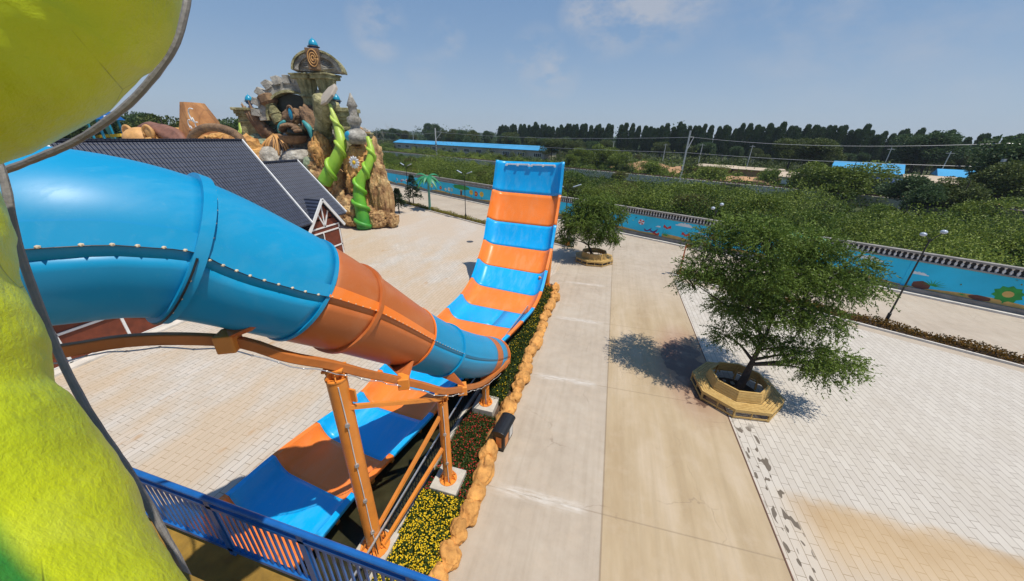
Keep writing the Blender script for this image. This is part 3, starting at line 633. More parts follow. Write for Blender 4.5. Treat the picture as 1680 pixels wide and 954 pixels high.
mb.build('cable', 'silver', be)
# columns under the beam
def beamcol(base, topz, r, label, cap=True):
    e = empty('slide_column', (base[0], base[1], 0), label, 'support column', 'orange steel columns carrying the slide'); hgt = topz
    mb = MB(); mb.cyl((0, 0, .35), (0, 0, hgt-.32), r, None, 24); smooth_by(mb.build('shaft', 'steelorange', e))
    mb = MB(); mb.cyl((0, 0, hgt-.322), (0, 0, hgt-.29), r*1.06, None, 24); mb.cyl((0, 0, hgt-.3), (0, 0, hgt-.06), r*.42, None, 12); mb.box((0, 0, hgt-.08), (.36, .3, .04), rz=.4)
    for k in range(6): a = k*math.pi/3+.2; mb.bar((r*.4*math.cos(a), r*.4*math.sin(a), hgt-.15), (r*.85*math.cos(a), r*.85*math.sin(a), hgt-.29), .02, .12)
    smooth_by(mb.build('column_head', 'steelorange', e))
    MB().box((0, 0, .175), (.85, .85, .35)).build('footing', 'concrete_block', e, bevel=.02)
    mb = MB(); mb.cyl((0, 0, .35), (0, 0, .38), r*1.9, None, 20)
    for k in range(8): a = k*math.pi/4; mb.bar((r*1.02*math.cos(a), r*1.02*math.sin(a), .6), (r*1.7*math.cos(a), r*1.7*math.sin(a), .38), .025, .04)
    mb.build('base_plate', 'steelorange', e)
    cx_, cy_ = -.1*r, -1.02*r; an = math.atan2(-base[1], -base[0]); qx, qy = math.cos(an)*(r+.012), math.sin(an)*(r+.012)
    mb = MB(); mb.tube([(qx+.006*math.sin(z*3), qy, z) for z in np.linspace(.4, hgt-.4, 30)], .012, 5); mb.build('conduit', 'offwhite', e)
    for z in np.arange(1.2, hgt-.5, 1.15): MB().cyl((qx*.9, qy*.9, z), (qx*1.18, qy*1.18, z), .045, None, 10).build('lamp_puck', 'silver', e)
    return e
c1 = beamcol((-4.6, 4.2), 6.0, .19, 'thickest and nearest orange column, rising in front of the slide outlet to the curved beam')
c2 = beamcol((-3.63, 6.45), 3.75, .14, 'slim orange column on a concrete footing between yellow and red flowers')
c3 = beamcol((-3.65, 9.9), 1.55, .14, 'short orange column under the tube mouth on a concrete footing')
mb = MB(); mb.bar((.15, 0, 5.0), (1.0, 2.2, 3.55), .09, .09); mb.build('brace', 'steelorange', c1)
mb = MB(); mb.bar((.06, .12, .9), (.92, 2.15, 2.95), .085, .085); mb.build('brace', 'steelorange', c1)
mb = MB(); mb.bar((.2, -.02, .4), (.93, 2.13, 1.75), .085, .085); mb.build('brace', 'steelorange', c1)
mb = MB(); mb.bar((.2, .08, 5.1), (.2, .08, 5.4), .04, .2); mb.build('bracket', 'steelorange', c1)

# ================================================================== PLATFORMS AND NEAR RAILING
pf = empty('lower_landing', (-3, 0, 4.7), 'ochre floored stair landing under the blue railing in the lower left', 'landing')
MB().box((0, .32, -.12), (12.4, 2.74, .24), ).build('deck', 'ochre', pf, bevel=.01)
MB().box((0, 1.70, -.16), (12.4, .04, .32)).build('edge_beam', 'railblue', pf)
for x in (-5.5, -1.5, 3.5): smooth_by(MB().cyl((x, 1.2, -4.7), (x, 1.2, -.25), .14).build('leg', 'steelorange', pf))
ud = empty('upper_landing', (-.5, -1.6, 8.2), 'upper stair landing the picture was taken from', 'landing')
MB().box((-1.9, -.1, -.1), (9.4, 4.3, .2)).build('deck', 'ochre', ud)
rl = empty('safety_railing', (-3, 1.66, 4.75), 'dark blue painted steel railing with close balusters crossing the lower left corner', 'railing')
zr = 1.13
mb = MB(); mb.tube([(-5.5, 0, zr), (6, 0, zr)], .036, 12); smooth_by(mb.build('top_rail', 'railblue', rl))
MB().box((.25, 0, zr-.14), (11.5, .05, .05)).build('upper_rail', 'railblue', rl)
MB().box((.25, 0, .12), (11.5, .05, .06)).build('bottom_rail', 'railblue', rl)
pxs = [-5.4, -3.3, -1.26, .14, 1.54, 2.94, 4.34]
for x in pxs: MB().box((x, 0, (zr-.03)/2), (.09, .05, zr-.03)).build('post', 'railblue', rl); MB().prism([(-.05, 0), (.05, 0), (.0, -.16)], -.012, .012, frame=((x, .045, .03), (1, 0, 0), (0, 0, 1), (0, 1, 0))).build('gusset', 'railblue', rl)
bprot = None; x = -5.3
while x < 2.6:
    if min(abs(x-q) for q in pxs) > .06:
        if bprot is None: bprot = MB().box((0, 0, (zr-.14+.12)/2), (.028, .02, zr-.26-.05)).build('baluster', 'railblue', rl); b = bprot
        else: b = bprot.copy(); COL.objects.link(b)
        b.location = (x, 0, 0)
    x += .108

# ================================================================== FOREGROUND VINE
vn = empty('giant_vine_sculpture', (-2.5, 1, 5), 'huge lime green moulded vine stem filling the left edge, curling over the blue tube', 'sculpture')
def vine(P, rad, name, dark):
    S = spline([tuple(p)+(r,) for p, r in zip(P, rad)], 110); n = 96; mb = MB(); pr = lambda q, i: 1+.045*mnoise.noise(Vector((1.1*math.cos(2*math.pi*q), 1.1*math.sin(2*math.pi*q), i*.09)))+.012*mnoise.noise(Vector((4*math.cos(2*math.pi*q), 4*math.sin(2*math.pi*q), i*.3)))
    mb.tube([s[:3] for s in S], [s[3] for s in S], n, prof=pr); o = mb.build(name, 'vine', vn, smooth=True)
    at = o.data.attributes.new('dark', 'FLOAT', 'POINT'); at.data.foreach_set('value', np.array([dark(np.array(v.co)) for v in o.data.vertices], dtype=np.float32)); return o
def edgepath(E_, r, dists, sgn):
    e = [nrm(ray(x, y)) for x, y in E_]; out = []; n_ = len(e)
    for i in range(n_):
        i0, i1 = max(0, i-1), min(n_-1, i+1); T = nrm(e[i1]*dists[i1]-e[i0]*dists[i0]); q = nrm(np.cross(e[i], T))*sgn; ph = math.asin(r/dists[i]); out.append(np.array([0, 0, H])+dists[i]*(e[i]*math.cos(ph)+q*math.sin(ph)))
    return out
lowE = [(-70, 60), (-40, 170), (0, 290), (22, 400), (58, 510), (98, 612), (150, 700), (198, 775), (243, 850), (300, 954), (355, 1060), (430, 1230)]
lowP = edgepath(lowE, .5, [1.95-.03*i for i in range(12)], 1)
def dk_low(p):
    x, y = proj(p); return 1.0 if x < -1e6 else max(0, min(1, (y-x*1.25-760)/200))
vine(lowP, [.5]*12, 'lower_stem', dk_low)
upE = [(340, -330, -20, 0), (334, -220, -20, -1), (322, -120, -20, -2), (305, -40, -20, -3), (296, 20, -20, -5), (276, 72, -20, -10), (240, 118, -18, -14), (195, 165, -14, -16), (120, 218, -10, -18), (50, 250, -7, -20), (0, 270, -6, -20), (-90, 300, -5, -20), (-220, 330, -4, -20), (-400, 350, -2, -20)]
upP = edgepath([q[:2] for q in upE], .43, [2.3]*14, 1)
vine(upP, [.43]*14, 'upper_curl', lambda p: 0)
def rim(px, D, r=.022):
    P = spline([aD(x, y, D) for x, y in px], 60); mb = MB(); V = []
    mb.tube(P, [r*(1+.18*mnoise.noise(Vector((i*.5, 0, 0)))) for i in range(60)], 8); return smooth_by(mb.build('edge_lip', 'grey_rim', vn))
rim([(-26, 215), (5, 288), (28, 396), (66, 506), (108, 606), (158, 696), (208, 768), (252, 844), (308, 948), (362, 1056)], 1.72, .016)
rim([(340, -110), (312, -30), (303, 22), (286, 76), (252, 126), (205, 176), (128, 230), (55, 262), (3, 282), (-80, 312)], 2.0, .019)

# ================================================================== BED, ROCKS, FENCE
poly('flower_bed_soil', [(-4.35, -2), (-2.75, -2), (-2.75, 14), (-2.7, 22.6), (-3.3, 23.4), (-4.1, 22.6), (-4.0, 14), (-4.3, 10)], .05, 'soil')
poly('channel_floor', [(-9, -3), (-4.45, -3), (-4.45, 9), (-4.1, 15), (-7.6, 15), (-8.6, 7)], .012, 'cleardark')
edge = MB(); edge.bar((-4.38, -2, .09), (-4.38, 9.5, .09), .14, .18); edge.bar((-4.38, 9.5, .09), (-4.02, 14.5, .09), .14, .18); tag(edge.build('kerb', 'concrete_block'), kind='structure')
def bedding(name, poly_, n, leafn, mat, label, hgt=.28, size=.022):
    xs = []; (x0, y0, x1, y1) = poly_
    P = np.stack([RNG.uniform(x0, x1, leafn), RNG.uniform(y0, y1, leafn), RNG.uniform(.05, hgt, leafn)], 1); D = RNG.normal(size=(leafn, 3)); D[:, 2] = abs(D[:, 2])*.8
    o = leaves(name, P, D, .09, .02, 'fl_leaf'); tag(o, label, 'flowers', kind='stuff')
    P = np.stack([RNG.uniform(x0, x1, n), RNG.uniform(y0, y1, n), RNG.uniform(hgt*.85, hgt*1.15, n)], 1); k = 3; Pp = np.repeat(P, k, 0); D = RNG.normal(size=(n*k, 3)); D[:, 2] *= .35
    leaves('blooms', Pp-D/np.linalg.norm(D, axis=1)[:, None]*size, D, size*2, size*.9, mat, parent=o, N=np.tile([0, 0, 1.], (n*k, 1))+RNG.normal(size=(n*k, 3))*.2); return o
bedding('yellow_flowers', (-4.25, 3.4, -2.85, 6.0), 1900, 16000, 'fl_yellow', 'dense bed of small yellow marigolds between fence and orange rocks')
bedding('red_flowers', (-4.22, 6.0, -2.9, 9.4), 700, 12000, 'fl_red', 'sparse bed of dark red flowers behind the yellow ones', .2, .022)
bedding('bed_plants', (-3.95, 10.2, -3.0, 15.5), 160, 9000, 'fl_yellow', 'green low plants beside the tube mouth between fence and orange rocks', .4, .02)
bedding('bed_plants', (-3.7, 15.5, -2.95, 22.4), 220, 9000, 'fl_yellow', 'low green and yellow plants under the tall end of the striped wall', .35, .025)
ords = ['first', 'second', 'third', 'fourth', 'fifth', 'sixth', 'seventh', 'eighth', 'ninth', 'tenth', 'eleventh', 'twelfth', 'thirteenth', 'fourteenth', 'fifteenth', 'sixteenth', 'seventeenth', 'eighteenth', 'nineteenth', 'twentieth', 'twenty first', 'twenty second', 'twenty third', 'twenty fourth', 'twenty fifth', 'twenty sixth', 'twenty seventh', 'twenty eighth', 'twenty ninth', 'thirtieth', 'thirty first', 'thirty second', 'thirty third']
y = 2.9; k = 0
while y < 22.4:
    ln = random.uniform(.55, 1.05); hh = random.uniform(.32, .52); xc = -2.74+.07*math.sin(y*1.3)+random.uniform(-.05, .05)+(.0 if y < 21 else -.15)
    mb = MB(); mb.ell((0, 0, hh*.42), (random.uniform(.24, .34), ln*.58, hh*.62), seed=k*3+1, amp=.3, freq=1.1, n=4)
    if random.random() < .7: mb.ell((random.uniform(-.06, .06), ln*.25, hh*.62), (.17, ln*.25, hh*.5), seed=k+40, amp=.3, freq=1.2, n=3)
    o = mb.build('edging_rock', 'rock', smooth=False, origin=None); smooth_by(o, 32); o.location = (xc, y+ln/2, 0); o.rotation_euler[2] = random.uniform(-.12, .12)
    tag(o, '%s orange moulded rock of the flower bed edging, counted from the blue railing' % ords[min(k, 32)], 'rock', 'orange moulded rocks edging the flower bed'); y += ln*.93; k += 1
# thin dark fence between channel and bed
fe = empty('low_fence', (-4.38, 3, .18), 'low thin dark metal fence on a kerb between slide channel and flower bed', 'fence')
fpts = [(-4.38, 1.5), (-4.38, 9.5), (-4.02, 14.5), (-3.75, 17.5)]
def fw(p, z): return (p[0]+4.38, p[1]-3, z)
for z, t_ in ((.78, .04), (.1, .03)):
    mb = MB()
    for a, b in zip(fpts[:-1], fpts[1:]): mb.bar(fw(a, z), fw(b, z), t_)
    mb.build('rail', 'darkgrey' if z < .5 else 'silver', fe)
pk = None; cnt = 0
fs = spline([(a, b, 0) for a, b in fpts], 96)
for p in fs:
    if pk is None: pk = MB().box((0, 0, .42), (.018, .018, .7)).build('picket', 'black', fe); b = pk
    else: b = pk.copy(); COL.objects.link(b)
    b.location = fw(p, 0)
# litter bins
def bin_(loc, rz, label):
    e = empty('litter_bin', loc, label, 'litter bin', 'black twin litter bins', rz)
    mb = MB(); mb.prism([(-.42, .1), (.42, .1), (.42, .78), (-.42, .78)], -.2, .2, frame=((0, 0, 0), (1, 0, 0), (0, 0, 1), (0, 1, 0))); mb.build('body', 'black', e, bevel=.02)
    pr = [(-.27*math.cos(a), .8+.16*math.sin(a)) for a in np.linspace(0, math.pi, 9)]
    MB().prism(pr+[(.27, .78), (-.27, .78)][:0] or pr, -.48, .48, frame=((0, 0, 0), (0, 1, 0), (0, 0, 1), (1, 0, 0))).build('roof', 'black', e, bevel=.01)
    for s in (-1, 1):
        MB().box((s*.2, -.206, .42), (.28, .012, .42)).build('panel', 'binorange' if s < 0 else 'offwhite', e); MB().box((s*.2, .206, .42), (.28, .012, .42)).build('panel', 'binorange' if s > 0 else 'offwhite', e)
    for s in (-1, 1):
        MB().box((s*.424, 0, .42), (.012, .2, .45)).build('end_panel', 'binorange', e); MB().box((s*.37, 0, .05), (.05, .34, .1)).build('foot', 'black', e)
    return e
bin_((-2.5, 8.55, 0), math.radians(84), 'black roofed litter bin with orange panels standing against the orange rocks')
bin_((-3.2, 33.4, 0), math.radians(20), 'small black litter bin far off by the hedge end, beside a lamp post')

# ================================================================== PLANTER BENCHES + TREES
def ngon(r, n=8, off=math.pi/8): return [(r*math.cos(2*math.pi*k/n+off), r*math.sin(2*math.pi*k/n+off)) for k in range(n)]
def planter(loc, label, rz, s=1.):
    e = empty('planter_bench', loc, label, 'planter bench', 'octagonal timber planter benches round trees', rz); N8 = 8
    o_, i_, t_ = ngon(1.72*s), ngon(1.2*s), ngon(1.1*s)
    for k in range(N8):
        a, b = np.array(o_[k]), np.array(o_[(k+1) % 8]); c, d = np.array(i_[(k+1) % 8]), np.array(i_[k]); mb = MB(); J = 5
        for j in range(J):
            f0, f1 = j/J, (j+.86)/J; q = [a+(d-a)*f0, b+(c-b)*f0, b+(c-b)*f1, a+(d-a)*f1]; mb.prism([tuple(x) for x in q], .42, .46)
        mb.prism([tuple(x) for x in (a, b, b*.985, a*.985)], .33, .418); mb.prism([tuple(x) for x in (a, b, b*.985, a*.985)], .06, .13); mb.build('seat', 'wood', e)
        c2, d2 = np.array(t_[(k+1) % 8]), np.array(t_[k]); mb = MB()
        for j in range(4):
            z0, z1 = .47+j*.1, .47+j*.1+.088; f0 = j/4*.9; f1 = (j+1)/4*.9; A0, B0 = d+(d2-d)*f0, c+(c2-c)*f0; A1, B1 = d+(d2-d)*f1, c+(c2-c)*f1; k9 = .965
            V = [(*A0, z0), (*B0, z0), (*B1, z1), (*A1, z1)]; V += [(x*k9, y*k9, z) for x, y, z in V]; mb.add(V, [(0, 1, 2, 3), (7, 6, 5, 4), (0, 4, 5, 1), (3, 2, 6, 7), (0, 3, 7, 4), (1, 5, 6, 2)])
        V = [(*d2, .865), (*c2, .865), (*(c2*.93), .865), (*(d2*.93), .865)]; mb.prism([v[:2] for v in V], .865, .90); mb.build('backrest', 'wood', e)
        mb = MB(); mb.bar((*(a*.97), 0), (*(a*.97), .41), .07); mb.bar((*((a+b)/2*.97), 0), (*((a+b)/2*.97), .41), .05); mb.bar((*(d*.97), 0), (*(d2*.94), .86), .06); mb.build('leg', 'wood', e)
    MB().prism(ngon(1.0*s, 16), 0, .08).build('soil', 'soil', e)
    mb = MB(); 
    for k in range(26): a = random.uniform(0, 6.28); r = random.uniform(.2, .9); mb.ell((r*math.cos(a), r*math.sin(a), .1), (random.uniform(.04, .12), random.uniform(.04, .12), .05), seed=k, amp=.4, n=1)
    mb.build('stones', 'cgrey', e); return e
planter((6.32, 13.95, .004), 'larger looking octagonal slatted timber planter bench at the near tree by the paving edge', .12)
planter((-.62, 29.9, 0), 'smaller looking octagonal timber planter bench out on the concrete at the far tree', .1)

def branchy(name, e, base, clumps, trunk_r, first, nspray, leafL, leafW, mat, droop=.35, per=16, barkmat='bark', lsz=.42):
    """trunk and limbs in one mesh, foliage sprays round every clump"""
    mb = MB(); f0 = np.array(first, float); base = np.array(base, float)
    P = spline([base, base+(f0-base)*.5+np.array([.06, .03, 0]), f0], 10); mb.tube(P, list(np.linspace(trunk_r*1.25, trunk_r*.7, 10)), 10)
    LP = []; LD = []; LT = []; ctr = np.mean([q[0] for q in clumps], 0)+np.array([0, 0, .3]); mb.tube(spline([f0, f0*.5+ctr*.5+np.array([.12, -.08, 0]), ctr], 8), list(np.linspace(trunk_r*.7, trunk_r*.15, 8)), 8)
    for (c, r) in clumps:
        c = np.array(c, float); hd = np.linalg.norm((c-ctr)[:2]); zt = np.clip((c[2]-.55*hd-f0[2])/max(.1, ctr[2]-f0[2]), 0, .95); q0 = f0+(ctr-f0)*zt; mid = q0*.5+c*.5+np.array([RNG.normal()*.1, RNG.normal()*.1, .04*np.linalg.norm(c-q0)]); B = spline([q0, mid, c], 8); mb.tube(B, list(np.linspace(trunk_r*(.5-.25*zt), .008, 8)), 6)
        r = np.array(r)
        for q in range(7): dd = RNG.normal(size=3); dd /= np.linalg.norm(dd); mb.tube([c-(c-f0)*.12, c+dd*r*.5, c+dd*r*.92], [.018, .012, .005], 4)
        ns = int(nspray*r[0]*r[1]); P0, D0 = shell(ns, c, r, .25); D = D0*np.array([1, 1, .55])+RNG.normal(size=(ns, 3))*.35; D[:, 2] -= droop; D /= np.linalg.norm(D, axis=1)[:, None]
        tcl = RNG.normal()*.12; ts = RNG.normal(size=ns)*.1+.45+tcl
        L_ = lsz*RNG.uniform(.5, 1.7, ns)
        for j in range(per):
            s = (j+.5)/per; pos = P0+D*(L_*s)[:, None]; pos[:, 2] -= droop*.5*L_*s*s; side = RNG.normal(size=(ns, 3)); LP.append(pos); LD.append(D*.7+side*.5); LT.append(ts+RNG.normal(size=ns)*.12+D0[:, 2]*.12)
    smooth_by(mb.build('trunk', barkmat, e), 60)
    LP, LD, LT = map(np.concatenate, (LP, LD, LT)); return leaves('crown', LP, LD, leafL*RNG.uniform(.7, 1.3, len(LP)), leafW, mat, e, tint=LT)
# near tree
org = np.array([6.45, 14.1, 0]); nt_ = empty('willow_tree', org, 'large near tree with fine drooping foliage rising from the timber planter at the paving edge', 'tree')
cl = []
for (px, py, Y, r) in [(1150, 440, 13.6, .75), (1172, 395, 14.3, .85), (1205, 375, 14.9, .8), (1245, 375, 14.0, .8), (1262, 395, 13.2, .8), (1305, 395, 14.3, .85), (1350, 400, 14.2, .75), (1395, 435, 14.0, .8), (1420, 470, 13.8, .6), (1365, 465, 13.2, .9), (1310, 455, 13.4, 1.0), (1250, 450, 12.9, 1.0), (1200, 450, 13.4, .9), (1235, 505, 13.0, .85), (1290, 510, 13.0, .9), (1345, 520, 12.8, .8), (1188, 548, 13.6, .5), (1240, 550, 13.2, .55), (1285, 568, 12.9, .6), (1325, 580, 12.7, .8), (1375, 590, 12.6, .65), (1345, 612, 12.5, .5), (1195, 500, 15.0, .8), (1300, 430, 15.6, 1.), (1240, 480, 15.6, 1.), (1395, 605, 12.6, .35), (1130, 460, 13.8, .4)]:
    c = aY(px, py, Y+1.2)-org; cl.append((c, (r*.98, r*.98, r*.6)))
branchy('x', nt_, (0, 0, 0), cl, .15, aY(1232, 598, 14.2)-org, 430, .105, .02, 'leaf_near', .3, 15)
# far planter tree
org = np.array([-.7, 29.9, 0]); ft = empty('willow_tree', org, 'smaller rounded tree with drooping foliage in the far timber planter', 'tree'); cl = []
for (px, py, Y, r) in [(940, 360, 29.9, 1.), (930, 385, 29.6, .7), (960, 340, 30, 1.), (990, 340, 30.4, 1.), (1010, 355, 30, .9), (985, 370, 29.2, 1.1), (955, 372, 29, 1.1), (1000, 385, 29.6, .8), (970, 350, 31.2, 1.2), (1008, 395, 30, .45), (935, 398, 29.8, .4), (975, 392, 29.3, .7)]:
    cl.append((aY(px, py-4, Y)-org, (r*.92, r*.92, r*.85)))
branchy('x', ft, (0, 0, 0), cl, .12, aY(965, 402, 29.9)-org, 360, .15, .034, 'leaf_near', .45, 12)

# ================================================================== HEDGES
def hedge(x0, x1, label, mat, wd=1.05, n=420, kx0=None):
    a = np.array([x0, hy(x0)]); b = np.array([x1, hy(x1)]); Ln = np.linalg.norm(b-a); d = (b-a)/Ln; nn = np.array([-d[1], d[0]]); nn = nn if nn[1] > 0 else -nn
    e = empty('hedge_strip', (a[0], a[1], 0), label, 'hedge'); N_ = int(Ln*n)
    s = RNG.uniform(0, Ln, N_); t = RNG.uniform(.12, wd, N_); z = RNG.uniform(.08, .38, N_)*(1+.25*np.sin(s*1.7)); P = np.stack([d[0]*s+nn[0]*t, d[1]*s+nn[1]*t, z], 1); D = RNG.normal(size=(N_, 3)); D[:, 2] = abs(D[:, 2])
    o = leaves('foliage', P, D, .13, .035, mat, e)
    mb = MB()
    q = [(0, 0), (Ln, 0)]; A = lambda u, v: (d[0]*u+nn[0]*v, d[1]*u+nn[1]*v, .06)
    mb.bar(A(-.1, 0), A(Ln+.1, 0), .13, .12); mb.bar(A(-.1, wd+.1), A(Ln+.1, wd+.1), .1, .12); mb.bar(A(-.05, .06), A(-.05, wd+.05), .1, .12); mb.build('kerb_edge', 'kerb', e)
    mb = MB(); mb.add([(*A(0, .05)[:2], .05), (*A(Ln, .05)[:2], .05), (*A(Ln, wd)[:2], .05), (*A(0, wd)[:2], .05)], [(0, 1, 2, 3)]); mb.build('bed', 'soil', e)
hedge(5.9, 34, 'low brown and orange hedge strip in a white kerb crossing behind the near tree', 'leaf_hedge')
hedge(-48, -3.4, 'low yellow green hedge strip in a kerb beyond the sandy plaza left of the wall', 'leaf_hedge2', n=230)

# ================================================================== LAMP POSTS
def lamp(x, y, rz, label, kind=0):
    e = empty('street_lamp', (x, y, 0), label, 'street lamp', 'street lamps along the hedge', rz)
    mb = MB(); mb.tube([(0, 0, 0), (0, 0, .8), (0, 0, .82), (0, 0, 5.4)], [.09, .085, .05, .035], 10); smooth_by(mb.build('pole', 'black', e))
    for s in (-1, 1):
        mb = MB(); mb.tube([(0, 0, 5.2), (s*.12, 0, 5.45), (s*(.3 if kind else .55), 0, 5.68+(s*.1 if kind else .07))], .022, 6); mb.build('arm', 'black', e)
        if kind: mb = MB(); mb.ell((s*.33, 0, 5.72+s*.13), (.15, .13, .11), n=2); mb.build('lamp_head', 'lampglass', e, smooth=True)
        else: mb = MB(); mb.bar((s*.45, 0, 5.72), (s*1.2, 0, 5.98), .2, .07); mb.build('lamp_head', 'lampglass', e, bevel=.02)
lamp(17.2, 23.75, -.45, 'nearest dark lamp post with two round heads, rising from the hedge at right', 1)
lamp(7.6, 28.1, .5, 'dark lamp post with two round heads behind the left edge of the near tree', 1)
lamp(-3.9, 33.9, .2, 'dark lamp post beside the far litter bin just right of the striped wall')
lamp(-17.5, 40.8, -.35, 'dark twin arm lamp post right of the fake palm, left of the striped wall')
lamp(-29.5, 47.2, -.35, 'farthest dark twin arm lamp post next to the rock castle')
# orange sign post
sp = empty('sign_post', (6.3, 28.7, 0), 'thin orange post with a small flag shaped head on the hedge island tip', 'sign post')
MB().cyl((0, 0, 0), (0, 0, 2.5), .05).build('pole', 'signred', sp); MB().box((.22, 0, 2.45), (.5, .12, .22)).build('head', 'signred', sp, bevel=.02); MB().box((0, 0, .12), (.3, .3, .06)).build('base', 'signred', sp)
# manhole
mh = MB(); q = gz(771, 397); mh.cyl((q[0], q[1], .005), (q[0], q[1], .02), .35, None, 20); tag(mh.build('manhole_cover', 'darkgrey'), 'round dark manhole cover in the sandy plaza', 'manhole')

# fake palms
def palm(x, y, h, label, n=14, L_=2.2):
    e = empty('palm_tree', (x, y, 0), label, 'palm tree'); mb = MB(); mb.tube(spline([(0, 0, 0), (.05, 0, h*.5), (.0, .05, h)], 10), list(np.linspace(.2, .12, 10)), 8); smooth_by(mb.build('trunk', 'palmcyan', e)); mb = MB()
    for k in range(n):
        a = 2*math.pi*k/n+random.uniform(-.15, .15); up = random.uniform(.3, .9); P = []
        for j in range(9): s = j/8; P.append(np.array([math.cos(a)*L_*s*.9, math.sin(a)*L_*s*.9, h+up*L_*s-1.25*L_*s*s*.75]))
        sd_ = np.array([-math.sin(a), math.cos(a), 0]); V = []
        for j, p in enumerate(P): wq = .28*math.sin(math.pi*min(1, (j+.6)/8.6))+.02; V += [p-sd_*wq-np.array([0, 0, wq*.5]), p, p+sd_*wq-np.array([0, 0, wq*.5])]
        mb.add(V, [f for j in range(8) for f in ((j*3, j*3+1, j*3+4, j*3+3), (j*3+1, j*3+2, j*3+5, j*3+4))])
    o = mb.build('fronds', 'palmleaf', e); s = o.modifiers.new('t', 'SOLIDIFY'); s.thickness = .02
palm(-24.6, 44.5, 4.6, 'artificial palm with pale green trunk standing in the hedge left of the striped wall')
q = aY(1322, 392, 26.0); palm(q[0], 26.3, 4.3, 'artificial palm almost hidden behind the near tree crown, fronds showing above it', 12, 1.9)
# small dark pines
for (px, py, h, lab) in [(655, 350, 3.2, 'left of the two small dark pines at the foot of the rock castle'), (679, 338, 4.4, 'right and taller of the two small dark pines near the palm')]:
    g_ = gz(px, py); e = empty('pine_tree', g_, lab, 'tree'); mb = MB(); mb.tube([(0, 0, 0), (0, 0, h)], [.09, .02], 6); mb.build('trunk', 'bark', e); P = []; D = []
    for k in range(260):
        z = random.uniform(.28, 1)*h; rr = (1-(z/h)**1.5)*h*.36+.15; a = random.uniform(0, 6.28)
        for j in range(10): s = random.uniform(.15, 1); P.append((math.cos(a)*rr*s, math.sin(a)*rr*s, z-.25*rr*s+.1)); D.append((math.cos(a)+random.gauss(0, .5), math.sin(a)+random.gauss(0, .5), random.gauss(.1, .4)))
    leaves('crown', np.array(P), np.array(D), .22, .05, 'leaf_pine', e)

# ================================================================== MURAL WALL
wl = empty('mural_wall', (0, 43, 0), 'long bright blue boundary wall with painted seaside mural and balustrade on top', 'wall')
ang = math.atan2(-.521, 1); cu, su = math.cos(ang), math.sin(ang)
def wpt(u, off, z): return (cu*u+su*off*1.0, su*u-cu*off, z)       # off towards camera (local, relative to wall object)
def wbar(mb, u0, u1, off, z0, z1, th): mb.bar(wpt(u0, off, (z0+z1)/2), wpt(u1, off, (z0+z1)/2), th, z1-z0)
mb = MB(); wbar(mb, -75, 45, 0, .25, 2.55, .24); mb.build('wall_face', 'wallcyan', wl)
mb = MB(); wbar(mb, -75, 45, .06, 0, .35, .5); mb.build('plinth', 'wallgrey', wl)
mb = MB(); wbar(mb, -75, 45, 0, 2.56, 2.68, .4); mb.build('lower_coping', 'wallgrey', wl)
mb = MB(); wbar(mb, -75, 45, 0, 3.2, 3.34, .42); mb.build('upper_coping', 'wallgrey', wl)
mb = MB(); wbar(mb, -75, 45, -.16, 2.68, 3.2, .04); mb.build('back_panel', 'darkgrey', wl)
u = -74
while u < 45: mb = MB(); wbar(mb, u, u+.3, .03, .36, 2.555, .26); mb.build('pilaster', 'wallcyan', wl); u += 6.2
bpf = [(.07, 2.68), (.05, 2.72), (.085, 2.84), (.075, 2.92), (.035, 3.02), (.04, 3.08), (.07, 3.12), (.07, 3.2)]
us = [u for u in np.arange(-73, 44, .3)]
vis = [(abs(u-28), u) for u in us]; vis.sort(); nearu = set(u for _, u in vis[:100]); stf = MB(); bpr = None
for u in us:
    p = wpt(u, .08, 0)
    if u in nearu:
        if bpr is None: bpr = MB().lathe((0, 0, 0), bpf, 8).build('baluster', 'balus', wl, smooth=True); b = bpr
        else: b = bpr.copy(); COL.objects.link(b)
        b.location = p
    else: stf.lathe(p, bpf, 6)
tag(stf.build('balusters', 'balus', wl, smooth=True), kind='stuff')
# painted motifs: thin flat paint layers on the wall face
def motif(pts, mat, name='painted_motif', lay=1):
    o = .12+.0035*lay; n = len(pts); mb = MB(); A = [wpt(u, o, z) for u, z in pts]
    mb.add(A, [tuple(range(n))]); return mb.build(name, mat, wl)
def blob(u, z, ru, rz_, mat, n=18, jag=0, lay=2, name='painted_motif'): return motif([(u+ru*math.cos(2*math.pi*k/n)*(1+jag*(k % 2)), z+rz_*math.sin(2*math.pi*k/n)*(1+jag*(k % 2))) for k in range(n)], mat, name, lay)
def cloud(u, z, s):
    pts = [(u-s, z), (u+s, z)]+[(u+s*math.cos(t)*(1+.12*math.sin(9*t)), z+s*.38*math.sin(t)*(1+.35*math.sin(7*t)**2)) for t in np.linspace(.1, 3.04, 26)]; motif(pts, 'mwhite', 'painted_cloud', 2)
us_ = np.arange(-75, 45.1, .5); sandtop = [.62+.22*mnoise.noise(Vector((u*.22, 2, 0)))*1.6+.1*math.sin(u*.9) for u in us_]
for a in range(0, len(us_)-1, 12):
    seg = list(zip(us_[a:a+13], [max(.42, s) for s in sandtop[a:a+13]])); motif([(seg[0][0], .352)]+[(seg[-1][0], .352)]+[(p, s) for p, s in seg[::-1]], 'sand', 'painted_sand', 1)
for u, z, s in [(9., 2.05, .85), (22.9, 2.0, .8), (25.8, 1.5, .5), (6.5, 1.45, .4), (11, 1.35, .4), (31, 1.5, .4), (-46.4, 1.35, .7), (16.5, 2.1, .7), (-12, 1.9, .7), (-39, 2.0, .7)]: cloud(u, z, s)
def flower(u, z, r, m1, m2, stem=True):
    if stem: motif([(u-.04, .5), (u+.04, .5), (u+.04, z), (u-.04, z)], 'mgreen', lay=2)
    blob(u, z, r, r, m1, 20, .25, 3); blob(u, z, r*.45, r*.45, m2, 12, 0, 4)
